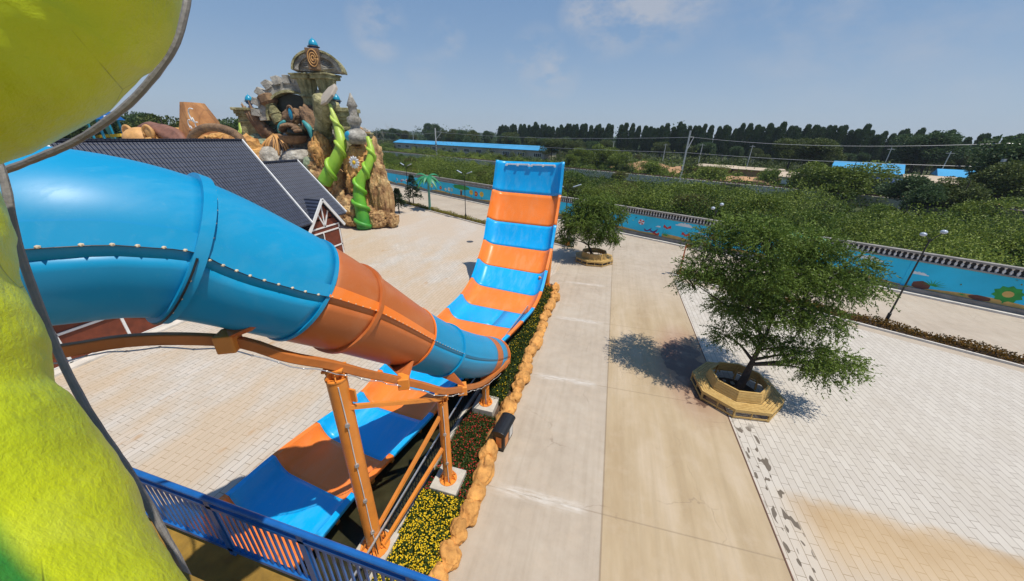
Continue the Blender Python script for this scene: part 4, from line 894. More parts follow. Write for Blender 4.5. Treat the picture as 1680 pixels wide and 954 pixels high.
def plant(u, z, s, mat='mgreen'):
    n = 9; pts = []
    for k in range(n):
        a = math.pi*(k+.5)/n; pts += [(u+.22*s*math.cos(a-.17), z+.22*s*math.sin(a-.17)), (u+s*math.cos(a), z+s*.8*math.sin(a))]
    motif(pts[::-1] if 0 else pts, mat, lay=3)
for a in [(-23.8, 1.4, .42, 'red', 'yellow'), (-22.4, 1.5, .42, 'yellow', 'sand'), (-30.4, 1.3, .35, 'yellow', 'sand'), (-32., 1.2, .25, 'mwhite', 'yellow'), (-33.5, 1.3, .32, 'red', 'yellow'), (-36.3, 1.4, .35, 'yellow', 'mwhite'), (30.0, 1.25, .55, 'mgreen', 'sand'), (12, 1.5, .35, 'red', 'yellow'), (-48.8, 1.4, .3, 'mwhite', 'red'), (19.5, 1.3, .4, 'yellow', 'red')]: flower(*a)
def plant(u, z, s, mat='mgreen'):
    n = 9; pts = []
    for k in range(n):
        a = math.pi*(k+.5)/n; pts += [(u+.22*s*math.cos(a-.17), z+.22*s*math.sin(a-.17)), (u+s*math.cos(a), z+s*.8*math.sin(a))]
    motif(pts[::-1] if 0 else pts, mat, lay=3)
for a in [(-15, 1.5, .42, 'red', 'yellow'), (-13.3, 1.4, .42, 'yellow', 'sand'), (-25, 1.5, .4, 'yellow', 'sand'), (-27.6, 1.6, .3, 'yellow', 'mwhite'), (-31, 1.3, .35, 'mwhite', 'yellow'), (39, 1.2, .5, 'mgreen', 'yellow'), (34.2, 1.25, .62, 'mgreen', 'sand'), (-45, 1.5, .35, 'mwhite', 'red')]: flower(*a)
for a in [(26.75, .75, .75), (7.25, .55, .8), (13.2, .8, .9), (-20, .6, .5), (33, .6, .7), (17.8, .7, .7), (-35, .7, .6), (-50, .7, .6), (21.2, .6, .5), (28.2, .5, .35), (-40, .6, .6)]: plant(*a)
# bark stump, brown rocks, starfish, crab, parasol, gull, butterflies: generic seaside shapes
blob(26.2, .66, .45, .34, 'mbrown', 12, .12); blob(29.0, .56, .5, .2, 'mbrown', 10, .08); blob(21.8, .55, .4, .2, 'mbrown', 10, .1)
motif([(-27.9, .6), (-27.4, .6), (-27.3, 1.9), (-27.8, 1.9)], 'mbrown', lay=3); blob(-27.6, 2.1, 2., .4, 'mgreen', 18, .2, 4)
for u, z, m_ in [(6.3, .6, 'red'), (9.3, 1.15, 'red'), (7.3, 1.6, 'red'), (14.4, 1.4, 'red'), (11.4, .6, 'sand'), (-47, 1.2, 'red'), (38, 1.9, 'red'), (18.8, .8, 'red'), (-4, 1.2, 'yellow')]:
    motif([(u, z), (u-.35, z+.3), (u-.45, z-.05), (u-.1, z-.12), (u-.2, z-.3), (u, z-.15), (u+.2, z-.3), (u+.1, z-.12), (u+.45, z-.05), (u+.35, z+.3)], m_, lay=3)
for u, z in [(10.5, 1.75), (12.6, 1.0)]: motif([(u, z), (u+.25, z+.45), (u+.55, z+.5), (u+.3, z+.25), (u+.1, z-.25), (u-.3, z-.3)], 'mwhite', lay=3)
blob(4.4, 1.7, .35, .35, 'mwhite', 16, 0, 3)
for k in range(4): a = k*math.pi/2+.2; motif([(4.4, 1.7), (4.4+.35*math.cos(a), 1.7+.35*math.sin(a)), (4.4+.35*math.cos(a+.7), 1.7+.35*math.sin(a+.7))], 'red', lay=4)
for u in (5.2, 5.9): motif([(u-.4, 1.0), (u, .8), (u+.5, 1.25), (u+.35, .85), (u, .65), (u-.3, .7)], 'purple', lay=3)
motif([(-28, 0), (0, 0), (0, 0)][:0] or [(-42.5, 1.2), (-41.8, 1.2), (-42.1, 2.0)], 'mwhite', lay=3)

wl.scale = (1, 1, .88)
# ================================================================== BEYOND THE WALL: embankment, railway, bushes
rw = empty('railway_track', uc(0, 90.5), 'single railway track on ballast running across behind the mural wall', 'railway'); o3 = uc(0, 90.5)
def ub(mb, u0, u1, c, z0, z1, th): a, b = uc(u0, c, (z0+z1)/2)-o3, uc(u1, c, (z0+z1)/2)-o3; mb.bar(a, b, th, z1-z0)
mb = MB(); ub(mb, -330, 90, 90.5, 0, 1.7, 4.2); mb.build('ballast', 'ballast', rw)
for c in (89.75, 91.2): mb = MB(); ub(mb, -330, 90, c, 1.76, 1.92, .09); mb.build('rail', 'rust', rw)
mb = MB()
for u in np.arange(-300, 90, .9): ub(mb, u, u+.24, 90.5, 1.1, 1.17, 2.5) if 0 else mb.bar(uc(u, 89.2, 1.73)-o3, uc(u, 91.8, 1.73)-o3, .24, .07)
tag(mb.build('sleepers', 'polewhite', rw), kind='stuff')
mb = MB(); ub(mb, -330, -20, 88.1, .2, 1.85, .3); ub(mb, -16, 8, 88.1, .2, 1.85, .3); mb.build('retaining_wall', 'concrete_block', rw)
def bushes(name, c0, c1, u0, u1, n, per, r0, r1, lf, label, lfw=.35, zc=None, mat='leaf_bush'):
    c = RNG.uniform(c0, c1, n*3); u = RNG.uniform(u0(c), u1(c)); keep = np.arange(len(c))[:n]; c, u = c[keep], u[keep]
    r = RNG.uniform(r0, r1, n)*(1+.35*np.sin(u*.13)*np.cos(c*.21))*np.interp(c, [40, 58, 74, 84, 92, 93, 112, 126, 200], [1., .85, .42, .3, .3, .45, .7, .8, 1.]); hn = np.array([mnoise.noise(Vector((a*.09, b_*.14, 2.))) for a, b_ in zip(u, c)]); r = r*np.clip(1.05+1.5*hn, .35, 1.7); sp = RNG.choice([-.28, 0., .12, .34], n, p=[.3, .3, .25, .15])+.5*np.array([mnoise.noise(Vector((a*.05, b_*.08, 9.))) for a, b_ in zip(u, c)]); X = UD[0]*u+ND[0]*c; Y = UD[1]*u+ND[1]*c
    C = np.stack([X, Y, r*.55], 1); C = np.repeat(C, per, 0); rr = np.repeat(r, per); d = RNG.normal(size=(n*per, 3)); d /= np.linalg.norm(d, axis=1)[:, None]; d[:, 2] = np.abs(d[:, 2])*1.15-.12
    q = .62+.38*RNG.random(n*per); P = C+d*(q*rr)[:, None]*np.array([1, 1, 1.15])
    tn = np.repeat(RNG.normal(size=n)*.1+.42+sp, per)+RNG.normal(size=n*per)*.1+np.repeat(.2*np.sin(u*.09+c*.13)*np.sin(c*.2-u*.05), per)+d[:, 2]*.15
    D = d*.5+RNG.normal(size=(n*per, 3))*.7; o = leaves(name, P, D, lf*RNG.uniform(.7, 1.3, n*per), lf*lfw, mat, tint=tn); return tag(o, label, 'bushes', kind='stuff')
bushes('shrubs', 39.8, 84, lambda c: -c*2.15, lambda c: c*.48+6, 2500, 270, .8, 2.7, .18, 'dense belt of green shrubs between the mural wall and the railway')
bushes('shrubs', 93.5, 126, lambda c: -c*2.2, lambda c: c*.5+6, 2600, 100, .5, 1.5, .32, 'green scrub beyond the railway track')
bushes('undergrowth', 126, 200, lambda c: -c*2.3, lambda c: c*.5, 1200, 70, 1.2, 2.4, .6, 'darker mass of undergrowth in front of the far tree line', mat='leaf_mid')
bushes('far_wood', 225, 300, lambda c: -c*2.6, lambda c: c*.55, 1100, 110, 3.5, 5.5, 1.3, 'far dark wood closing the horizon', mat='leaf_dark')

# individual background trees: a few kinds, copied
def crownmesh(kind):
    if kind == 'poplar':
        P = []; D = []
        for k in range(9): z = .24+k*.085; r = .105*math.sin(math.pi*min(1, (z-.08)/.95))**.7+.015; p, d = shell(520, (RNG.normal()*.012+.02*(z-.3), RNG.normal()*.012, z), (r, r, .085), .3); P.append(p); D.append(d*.5+np.array([0, 0, .9]))
        P = np.concatenate(P); D = np.concatenate(D); return P, D, .03, .011, 'leaf_dark'
    if kind == 'round':
        P = []; D = []; T = []
        for k in range(15): a = RNG.uniform(0, 6.28); q = RNG.uniform(.0, .25); z = RNG.uniform(.42, .82); r = RNG.uniform(.12, .2); p, d = shell(620, (math.cos(a)*q, math.sin(a)*q, z), (r, r, r*.85), .45); P.append(p); D.append(d+RNG.normal(size=p.shape)*.5)
        return np.concatenate(P), np.concatenate(D), .028, .011, 'leaf_mid'
    if kind == 'dark':
        P, D, a, b, _ = crownmesh('round'); return P, D, a, b, 'leaf_dark'
    if kind in ('olivebush', 'freshbush', 'darkbush'): P, D, a, b, _ = crownmesh('lightbush'); return P, D, a, b, {'olivebush': 'leaf_olive', 'freshbush': 'leaf_fresh', 'darkbush': 'leaf_mid'}[kind]
    if kind == 'lightbush':
        P = []; D = []
        for k in range(14): a = RNG.uniform(0, 6.28); q = RNG.uniform(.0, .35); z = RNG.uniform(.2, .72); r = RNG.uniform(.15, .26); p, d = shell(700, (math.cos(a)*q, math.sin(a)*q, z), (r, r, r*.9), .5); P.append(p); D.append(d+RNG.normal(size=p.shape)*.5)
        return np.concatenate(P), np.concatenate(D), .032, .012, 'leaf_bush'
KM = {}
def protomesh(kind, v):
    key = (kind, v)
    if key not in KM:
        P, D, a, b, mt = crownmesh(kind); co = leaves('crown', P, D, a, b, mt, link=False, tint=.5+.3*(P[:, 2]-.6)+RNG.normal(size=len(P))*.17)
        tm = MB(); tm.tube([(0, 0, 0), (.01, 0, .45), (0, 0, .85)], [.02, .014, .004], 6)
        for j in range(3): aa = j*2.1; tm.tube([(0, 0, .35), (.1*math.cos(aa), .1*math.sin(aa), .55)], [.008, .004], 4)
        to = tm.build('trunk', 'paletrunk' if kind == 'poplar' else 'bark'); KM[key] = (co.data, to.data); bpy.data.objects.remove(to); bpy.data.objects.remove(co)
    return KM[key]
def bgtree(kind, name, p, h, label, group=None, wide=1.):
    if label.startswith('leafy shrub'): label = {'lightbush': 'mid green', 'olivebush': 'olive brown', 'freshbush': 'fresh yellow green', 'darkbush': 'dark green'}[kind]+(' shrub standing out of the scrub before the railway' if p@np.array([ND[0], ND[1], 0]) < 90 else ' shrub standing out of the scrub beyond the railway')
    if label.startswith('rounded broadleaf'): label = ('dark' if kind == 'dark' else 'olive green')+(' tall' if h > 10 else ' low')+' rounded tree in the far wood beyond the railway'
    if label.startswith('tall narrow dark green poplar'): label = ('taller' if h > 17.5 else 'shorter')+' narrow dark green poplar of the '+('front' if p@np.array([ND[0], ND[1], 0]) < 210 else 'rear')+' row in the far tree line'
    e = empty(name, p, label, 'tree', group, random.uniform(0, 6.28)); cm, tm = protomesh(kind, random.randrange(3)); e.scale = (h*wide, h*wide, h)
    for nm, me in (('crown', cm), ('trunk', tm)): o = bpy.data.objects.new(nm, me); COL.objects.link(o); o.parent = e
    return e
GP = 'tall narrow poplars in the far tree line'
for row, c in ((0, 205), (1, 216)):
    u = -205
    while u < 80:
        p = uc(u+random.uniform(-.5, .5), c+random.uniform(-2, 2)); x, y = proj(p)
        gap = mnoise.noise(Vector((u*.05, row, 0)))
        if 810 < x < 1720 and not (1000 < x < 1012):
            bgtree('poplar', 'poplar_tree', p, random.uniform(15.5, 18.3)+gap*2-(2.5 if x > 1400 else 0), 'tall narrow dark green poplar in the dense far tree line behind the railway', GP, random.uniform(.8, 1.05))
        u += 2.7 if row == 0 else 4.4
GR = 'rounded trees of the far wood'
for k in range(85):
    px = random.uniform(585, 1000) if k < 60 else random.uniform(1000, 1660); c = random.uniform(150, 200) if px < 1000 else random.uniform(165, 198); d = ray(px, 225); d2 = d[:2]/np.linalg.norm(d[:2]); t = c/(d2@ND); p = d2*t
    bgtree(random.choice(['round', 'dark', 'round']), 'broadleaf_tree', (p[0], p[1], 0), random.uniform(9.5, 15) if px < 840 else random.uniform(6.5, 11.5), 'rounded broadleaf tree standing in the far wood beyond the railway', GR, random.uniform(.9, 1.3))
def one(px, py, c, h, kind, lab, wide=1., name='broadleaf_tree'):
    d = ray(px, py); d2 = d[:2]/np.linalg.norm(d[:2]); t = c/(d2@ND); p = d2*t; return bgtree(kind, name, (p[0], p[1], 0), h, lab, None, wide)
one(703, 225, 190, 20, 'dark', 'tallest dark double crowned tree above the left end of the long blue roofed shed', 1.1)
one(716, 225, 190, 19, 'dark', 'dark tall tree just right of its twin above the long blue roofed shed', 1.1)
one(905, 250, 128, 10.5, 'round', 'olive rounded tree at the right end of the long blue roofed shed', 1.4)
one(990, 250, 118, 9.5, 'lightbush', 'large yellow green tree right of the long shed, behind the striped wall', 1.5)
one(1020, 262, 108, 7.5, 'lightbush', 'bright olive tree in front of the dirt mound right of the striped wall', 1.5)
one(955, 260, 112, 8, 'lightbush', 'brownish green tree directly above the right top corner of the striped wall', 1.3)
one(1070, 280, 104, 5.5, 'lightbush', 'low light green tree left of the concrete railway pole', 1.6)
one(1160, 280, 98, 5.5, 'lightbush', 'bushy green tree just right of the concrete railway pole', 1.5)
one(1305, 235, 150, 13, 'round', 'broad olive brown tree in front of the poplars, left of pair', 1.5)
one(1350, 235, 148, 13, 'round', 'broad olive brown tree in front of the poplars, right of pair', 1.5)
one(1395, 290, 88, 8.5, 'lightbush', 'dense green tree in front of the blue roofed sheds', 1.5)
one(1345, 290, 92, 8, 'lightbush', 'dense green tree left of the one before the blue roofed sheds', 1.5)
one(1495, 310, 80, 6.5, 'dark', 'dark rounded tree below the blue tanker', 1.7)
one(1525, 318, 76, 5.5, 'dark', 'dark low tree right of the one below the tanker', 1.5)
one(1585, 310, 78, 7, 'round', 'tall dark tree left of the leaning white pole at right', 1.4)
one(1645, 300, 84, 9, 'round', 'very dark big tree behind the leaning white pole near the right edge', 1.3)
one(1672, 270, 92, 13, 'dark', 'tallest dark tree at the right edge of the view', 1.2)
one(1535, 235, 170, 15, 'dark', 'dark rounded tree standing above the right end of the poplar row', 1.5)
one(1515, 235, 172, 15, 'dark', 'dark rounded tree ending the poplar row on the right', 1.4)
one(1620, 335, 72, 5, 'lightbush', 'light green bush at the foot of the leaning white pole', 1.4)
one(1155, 335, 60, 4.8, 'lightbush', 'bright green shrub tree just behind the mural wall above the near tree', 1.4)
one(1240, 350, 50, 5.2, 'lightbush', 'yellow green shrub tree behind the mural wall and the near tree crown', 1.3)
one(820, 265, 108, 3.5, 'lightbush', 'small shrub before the long shed, left of the wall top', 1.2)
for k in range(210):
    c = random.choice([random.uniform(42, 62), random.uniform(42, 80), random.uniform(46, 84), random.uniform(95, 128), random.uniform(130, 165)]); u = random.uniform(-c*2.0, c*.48+4); p = uc(u, c); x, y = proj(p)
    if 625 < x < 1700 and not (c > 94 and 640 < x < 910) and not (c > 90 and 1040 < x < 1340 and random.random() < .8) and not (c > 85 and 1360 < x < 1600): bgtree(random.choice(['lightbush', 'olivebush', 'freshbush', 'darkbush']), 'shrub', p, random.uniform(2.4, 4.4)*(1 if c < 64 else .75) if c < 90 else random.uniform(3, 6.5), 'leafy shrub standing out of the green scrub around the railway', 'taller shrubs in the scrub around the railway', random.uniform(1.1, 1.7))
# bare trees behind the castle
for px, h in ((618, 13.), (640, 15.), (628, 12.5), (601, 11.)):
    d = ray(px, 225); d2 = d[:2]/np.linalg.norm(d[:2]); p = d2*(150/(d2@ND)); e = empty('bare_tree', (p[0], p[1], 0), 'leafless pale tree standing right of the castle in the far wood', 'tree', 'leafless trees beside the castle'); mb = MB(); mb.tube([(0, 0, 0), (.3, 0, h*.5), (.1, .1, h)], [.28, .18, .03], 6)
    for j in range(16): z = h*random.uniform(.3, .85); a = random.uniform(0, 6.28); l_ = h*.28; mb.tube([(.2, 0, z), (.2+math.cos(a)*l_*.5, math.sin(a)*l_*.5, z+l_*.5), (.2+math.cos(a)*l_*.8, math.sin(a)*l_*.8, z+l_*1.1)], [.08, .05, .02], 4)
    mb.build('trunk', 'paletrunk', e)

# long shed and other buildings
def shed(u0, u1, c, dp, h, rh, label, wallm, roofm, nwin, nm='shed'):
    o = uc((u0+u1)/2, c); e = empty(nm, o, label, 'building'); a = math.atan2(UD[1], UD[0]); e.rotation_euler[2] = a; Ln = u1-u0
    MB().box((0, 0, h/2), (Ln, dp, h)).build('wall', wallm, e)
    mb = MB(); hw = dp/2+.7; hl_ = Ln/2+.8
    mb.prism([(-hw, 0), (hw, 0), (hw, .12), (0, rh), (-hw, .12)], -hl_, hl_, frame=((0, 0, h+.003), (0, 1, 0), (0, 0, 1), (1, 0, 0))); mb.build('roof', roofm, e)
    for k in range(nwin):
        x = -Ln/2+(k+.6)*Ln/nwin; w_ = Ln/nwin*.46; f = MB().box((x, -dp/2-.02, h*.56), (w_, .1, h*.38)).build('window', 'white', e); MB().box((x, -dp/2-.075, h*.56), (w_*.92, .02, h*.33)).build('pane', 'window', f)
        mb = MB(); [mb.box((x+w_*q, -dp/2-.09, h*.56), (.12, .02, h*.34)) for q in (-.25, 0, .25)]; mb.build('mullion', 'white', f)
    return e
shed(-230, -101, 133, 9, 4.3, 1.9, 'very long low shed with bright blue roof and row of windows beyond the railway', 'plaster', 'roofblue', 13)
def pshed(px0, px1, py, c, dp, h, rh, lab, wm, rm, nw=0):
    r = []
    for px in (px0, px1): d = ray(px, py); d2 = d[:2]/np.linalg.norm(d[:2]); p = d2*(c/(d2@ND)); r.append(p@UD)
    return shed(r[0], r[1], c, dp, h, rh, lab, wm, rm, nw)
pshed(1372, 1475, 275, 122, 14, 4.2, 2., 'blue roofed shed with pale gable in the middle distance on the right', 'plaster', 'roofblue', 3)
pshed(1492, 1565, 285, 108, 8, 3.6, 1.2, 'long tan roofed shed right of the blue tanker', 'plaster', 'tanroof')
pshed(1545, 1680, 280, 128, 9, 4.0, 1.4, 'deep blue roofed shed behind the dark trees at the right edge', 'plaster', 'roofblue')
pshed(1150, 1205, 270, 128, 5, 2.6, .7, 'low brick hut row with tan roof, left one behind the railway pole', 'dirt', 'tanroof')
pshed(1210, 1285, 270, 126, 5, 2.6, .7, 'low brick hut row with tan roof, right one', 'dirt', 'tanroof')
pshed(1290, 1330, 280, 112, 6, 2.4, 1.1, 'small tan roofed hut with white side near the dirt mounds', 'white', 'tanroof')
for px, py, c, r, lab in [(1055, 270, 122, (9, 5, 2.6), 'bare orange dirt mound left of the railway pole'), (1140, 272, 122, (9, 5, 2.2), 'broken bare dirt mound just right of the railway pole'), (1225, 280, 112, (6, 4, 1.6), 'small dirt mound before the low brick huts'), (1480, 300, 98, (4, 3, 1.4), 'small orange dirt heap under the blue tanker'), (1560, 292, 100, (9, 4, 1.6), 'orange dirt bank before the tan roofed shed')]:
    d = ray(px, py); d2 = d[:2]/np.linalg.norm(d[:2]); p = d2*(c/(d2@ND)); o = MB().ell((0, 0, 0), r, seed=px, amp=.5, freq=1.4, n=3).build('dirt_mound', 'dirt'); o.location = (p[0], p[1], 0); smooth_by(o, 50); tag(o, lab, 'dirt mound')
# tanker
d = ray(1462, 296); d2 = d[:2]/np.linalg.norm(d[:2]); p = d2*(104/(d2@ND)); tk = empty('tanker_truck', (p[0], p[1], .6), 'dark blue tank truck parked before the blue roofed shed', 'truck', rz=-.45)
mb = MB(); mb.tube([(-4.2, 0, 2.2), (-4, 0, 2.2), (4, 0, 2.2), (4.2, 0, 2.2)], [.9, 1.25, 1.25, .9], 18); smooth_by(mb.build('tank', 'truckblue', tk), 30)
MB().box((5.6, 0, 1.6), (1.9, 2.3, 2.2)).build('cab', 'white', tk, bevel=.15); MB().box((5.9, 0, 2.15), (1.4, 2.34, .6)).build('window', 'window', tk)
MB().box((.6, 0, .8), (10.5, 1., .25)).build('chassis', 'darkgrey', tk)
for x in (-3.4, -2.1, 2.2, 5.6):
    for s in (-1, 1): mb = MB(); mb.cyl((x, s*1.15-.15, .5), (x, s*1.15+.15, .5), .5, None, 14); mb.build('wheel', 'black', tk)
# railway masts with cantilever arms and catenary
mast_labels = {717: 'white banded railway mast with bracket arm in front of the long shed', 1113: 'tall concrete railway mast with bracket arm right of the striped wall', 1588: 'leaning looking concrete railway mast among dark trees at the right', 920: 'slim railway mast half hidden behind the top of the striped wall'}
tops = []
for px, py, h in ((717, 263, 12.2), (1113, 308, 12.0), (1597, 350, 8.6)):
    d = ray(px, py); d2 = d[:2]/np.linalg.norm(d[:2]); p = d2*(87.2/(d2@ND)); lab = mast_labels.get(px, 'leaning looking concrete railway mast among dark trees at the right'); e = empty('railway_mast', (p[0], p[1], 0), lab, 'railway mast')
    mb = MB(); mb.bar((0, 0, 0), (0, 0, h), .42, .3); mb.build('pole', 'polewhite', e)
    if px == 717:
        mb = MB(); [mb.box((0, 0, z), (.46, .46, .28)) for z in np.arange(.6, 7.4, .62)]; mb.build('band', 'darkgrey', e)
    a = np.array([ND[0], ND[1], 0]); mb = MB()
    mb.bar((0, 0, h-1.2), tuple(a*3.2+np.array([0, 0, h-1.3])), .09); mb.bar((0, 0, h-4.2), tuple(a*3.0+np.array([0, 0, h-1.35])), .1); mb.bar(tuple(a*1.0+np.array([0, 0, h-3.2])), tuple(a*2.6+np.array([0, 0, h-3.4])), .07); mb.build('bracket_arm', 'silver', e)
    tops.append(p); 
def wire(c, z, r=.035, sag=.8, label=''):
    P = []; U = sorted([float(t@UD) for t in tops]); U = [U[0]-110, U[0]-55]+U+[U[-1]+50]
    for a, b in zip(U[:-1], U[1:]):
        for k in range(12): s = k/12; P.append(uc(a+(b-a)*s, c, z-sag*4*s*(1-s)))
    mb = MB(); mb.tube(P, r, 4); tag(mb.build('overhead_wire', 'silver'), label, 'wire')
wire(89.8, 10.7, .03, 1.0, 'upper overhead wire strung along the railway'); wire(90.0, 7.4, .03, .35, 'contact wire strung low along the railway')
for k, (px, c, h) in enumerate([(1005, 170, 9), (1150, 160, 9), (1232, 165, 9), (1090, 165, 8.5), (680, 140, 11), (1560, 150, 9), (1460, 155, 9.5)]):
    d = ray(px, 250); d2 = d[:2]/np.linalg.norm(d[:2]); p = d2*(c/(d2@ND)); mb = MB(); mb.cyl((0, 0, 0), (0, 0, h), .16, .1, 6); mb.box((0, 0, h-.5), (1.8, .12, .12)); o = mb.build('utility_pole', 'polewhite'); o.location = (p[0], p[1], 0); tag(o, 'thin grey utility pole standing in front of the far wood', 'utility pole', 'thin utility poles in front of the far wood')

exec_castle = True
# small blue notice board by the pines
g_ = gz(643, 352); e = empty('notice_board', g_, 'small blue board on two legs beside the dark pines', 'notice board'); MB().box((0, 0, .75), (.9, .05, .55), rz=.3).build('panel', 'deepblue', e)
for sx in (-.38, .38): MB().cyl((sx*math.cos(.3), sx*math.sin(.3), 0), (sx*math.cos(.3), sx*math.sin(.3), .5), .025).build('leg', 'darkgrey', e)
# ================================================================== HOUSES
hs_ = empty('timber_house', (-27, 16.5, 0), 'long half timbered house with steep dark blue tile roof behind the blue tube', 'house')
def hp(x, y, z): return (x+27, y-16.5, z)
def roofpair(y0, y1, xr, zr, xe, ze, nm='roof', th=.12):
    mb = MB()
    for s in (1, -1):
        xe_ = xr+s*(xe-xr); V = [hp(xr, y0, zr), hp(xe_, y0, ze), hp(xe_, y1, ze), hp(xr, y1, zr)]; V += [(a, b, c-th) for a, b, c in V]; mb.add(V, [(0, 1, 2, 3), (7, 6, 5, 4), (0, 4, 5, 1), (1, 5, 6, 2), (2, 6, 7, 3), (3, 7, 4, 0)])
    r = mb.build(nm, 'tiles', hs_)
    for y_ in (y0-.03, y1+.03):
        for s in (1, -1): MB().bar(hp(xr, y_, zr+.02), hp(xr+s*(xe-xr), y_, ze+.02), .1, .2).build('verge_board', 'white', hs_)
    MB().bar(hp(xr, y0, zr+.05), hp(xr, y1, zr+.05), .2, .12).build('ridge_cap', 'tiles', hs_); return r
roofpair(11.3, 21.3, -27, 9.26, -22.15, 3.45)
roofpair(21.42, 25.55, -26.7, 7.62, -22.5, 3.45)
MB().box(hp(-27, 18.3, 1.8), (7.8, 13.8, 3.6)).build('wall', 'brown', hs_)
MB().prism([(-4.0, 3.6), (4.0, 3.6), (0, 8.3)], -.06, .06, frame=(hp(-27, 11.6, 0), (1, 0, 0), (0, 0, 1), (0, 1, 0))).build('gable_wall', 'white', hs_)
MB().prism([(-4.0, 3.6), (4.0, 3.6), (0, 8.3)], -.06, .06, frame=(hp(-27, 21.1, 0), (1, 0, 0), (0, 0, 1), (0, 1, 0))).build('gable_wall', 'brown', hs_)
MB().prism([(-3.6, 3.6), (3.6, 3.6), (0, 7.0)], -.06, .06, frame=(hp(-26.7, 25.2, 0), (1, 0, 0), (0, 0, 1), (0, 1, 0))).build('gable_wall', 'brown', hs_)
# gabled porch
x = -22.5; y0, y1, ym = 21.2, 24.45, 22.85
MB().prism([(y0, 0), (y1, 0), (y1, 2.75), (ym, 4.75), (y0, 2.75)], 0, 1.8, frame=(hp(x-1.8, 0, 0), (0, 1, 0), (0, 0, 1), (1, 0, 0))).build('porch_wall', 'brown', hs_)
mb = MB(); q = x+.03
def tl(a, b, w_=.11): mb.bar(hp(q, *a), hp(q, *b), w_, .05, up=(1, 0, 0))
for a, b in [((y0, 2.75), (y1, 2.75)), ((y0, 2.35), (y1, 2.35)), ((y0+.06, 0), (y0+.06, 2.7)), ((y1-.06, 0), (y1-.06, 2.7)), ((ym, 2.75), (ym-.55, 4.0)), ((ym, 2.75), (ym, 4.6)), ((ym, 2.75), (ym+.6, 4.0)), ((y0, .9), (y1, .9)), ((ym-.3, 0), (ym-.3, 2.3))]: tl(a, b)
mb.build('timber_frame', 'white', hs_)
MB().box(hp(q+.01, 22.1, 1.6), (.05, .8, 1.2)).build('window', 'window', hs_)
mb = MB()
for s, ye in ((1, y1+.35), (-1, y0-.35)):
    V = [hp(x+.25, ym, 4.98), hp(x+.25, ye, 2.55), hp(x-2.9, ye, 2.55), hp(x-2.9, ym, 4.98)]; V += [(a, b, c-.1) for a, b, c in V]; mb.add(V, [(0, 1, 2, 3), (7, 6, 5, 4), (0, 4, 5, 1), (1, 5, 6, 2), (2, 6, 7, 3), (3, 7, 4, 0)])
mb.build('porch_roof', 'tiles', hs_)
mb = MB(); mb.bar(hp(x+.29, ym, 5.02), hp(x+.29, y1+.37, 2.55), .22, .1, up=(1, 0, 0)); mb.bar(hp(x+.29, ym, 5.02), hp(x+.29, y0-.37, 2.55), .22, .1, up=(1, 0, 0)); mb.build('barge_board', 'white', hs_)
# lower wing near camera
wg = empty('timber_house', (-25, 8, 0), 'low brown half timbered wing whose wall shows beneath the blue tube', 'house')
MB().box((-.3, -.5, 1.5), (5, 7.6, 3)).build('wall', 'brown', wg)
mb = MB()
for a, b in [((-4.3, 1.5), (3.3, 1.5)), ((-4.3, 2.9), (3.3, 2.9)), ((-4.3, .05), (3.3, .05)), ((-3.4, 0), (-3.4, 3)), ((-1, 0), (-1, 3)), ((1.2, 0), (1.2, 3)), ((3.2, 0), (3.2, 3)), ((-3.4, .1), (-1, 1.5)), ((1.2, 1.5), (3.2, .1))]: mb.bar((2.23, *a), (2.23, *b), .11, .06, up=(1, 0, 0))
mb.build('timber_frame', 'white', wg)
MB().prism([(-3.2, 3), (3.2, 3), (0, 4.9)], -5, 3.8, frame=((-.3, 0, 0), (1, 0, 0), (0, 0, 1), (0, 1, 0))).build('roof', 'tiles', wg)
kb = MB(); kb.bar((-22.4, 2, .05), (-22.4, 20, .05), .5, .1); tag(kb.build('kerb', 'kerb'), kind='structure')

# ================================================================== ROCK CASTLE
cz = np.array([-32., 37, 0]); ca = empty('rock_castle', cz, 'fantasy rock castle with leaning columns, toothed arch, pediment and green vines', 'castle')
def cp(px, py, Y): return aY(px, py, Y)-cz
def mpp(px, py, Y): p = aY(px, py, Y)-np.array([0, 0, H]); return -(R.T@p)[2]/F_*.88   # metres per pixel there, across the line of sight
def crock(px, py, Y, wpx, hpx, dpt, seed, mat='crock', amp=.35, nm='rock', n=5, facet=.35, lean=0):
    s = mpp(px, py, Y); mb = MB(); rot = np.array([[math.cos(lean), 0, math.sin(lean)], [0, 1, 0], [-math.sin(lean), 0, math.cos(lean)]])
    mb.ell(cp(px, py, Y), (wpx*s/2, dpt, hpx*s/2), seed=seed, amp=amp, freq=1.5, n=n, facet=facet, rot=rot); o = mb.build(nm, mat, ca); smooth_by(o, 28); return o
FA = (.88, .475, 0); FB = (-.475, .88, 0); fr = lambda x, y, z: np.array(FA)*x+np.array(FB)*y+np.array([0, 0, z])       # castle front faces the camera side
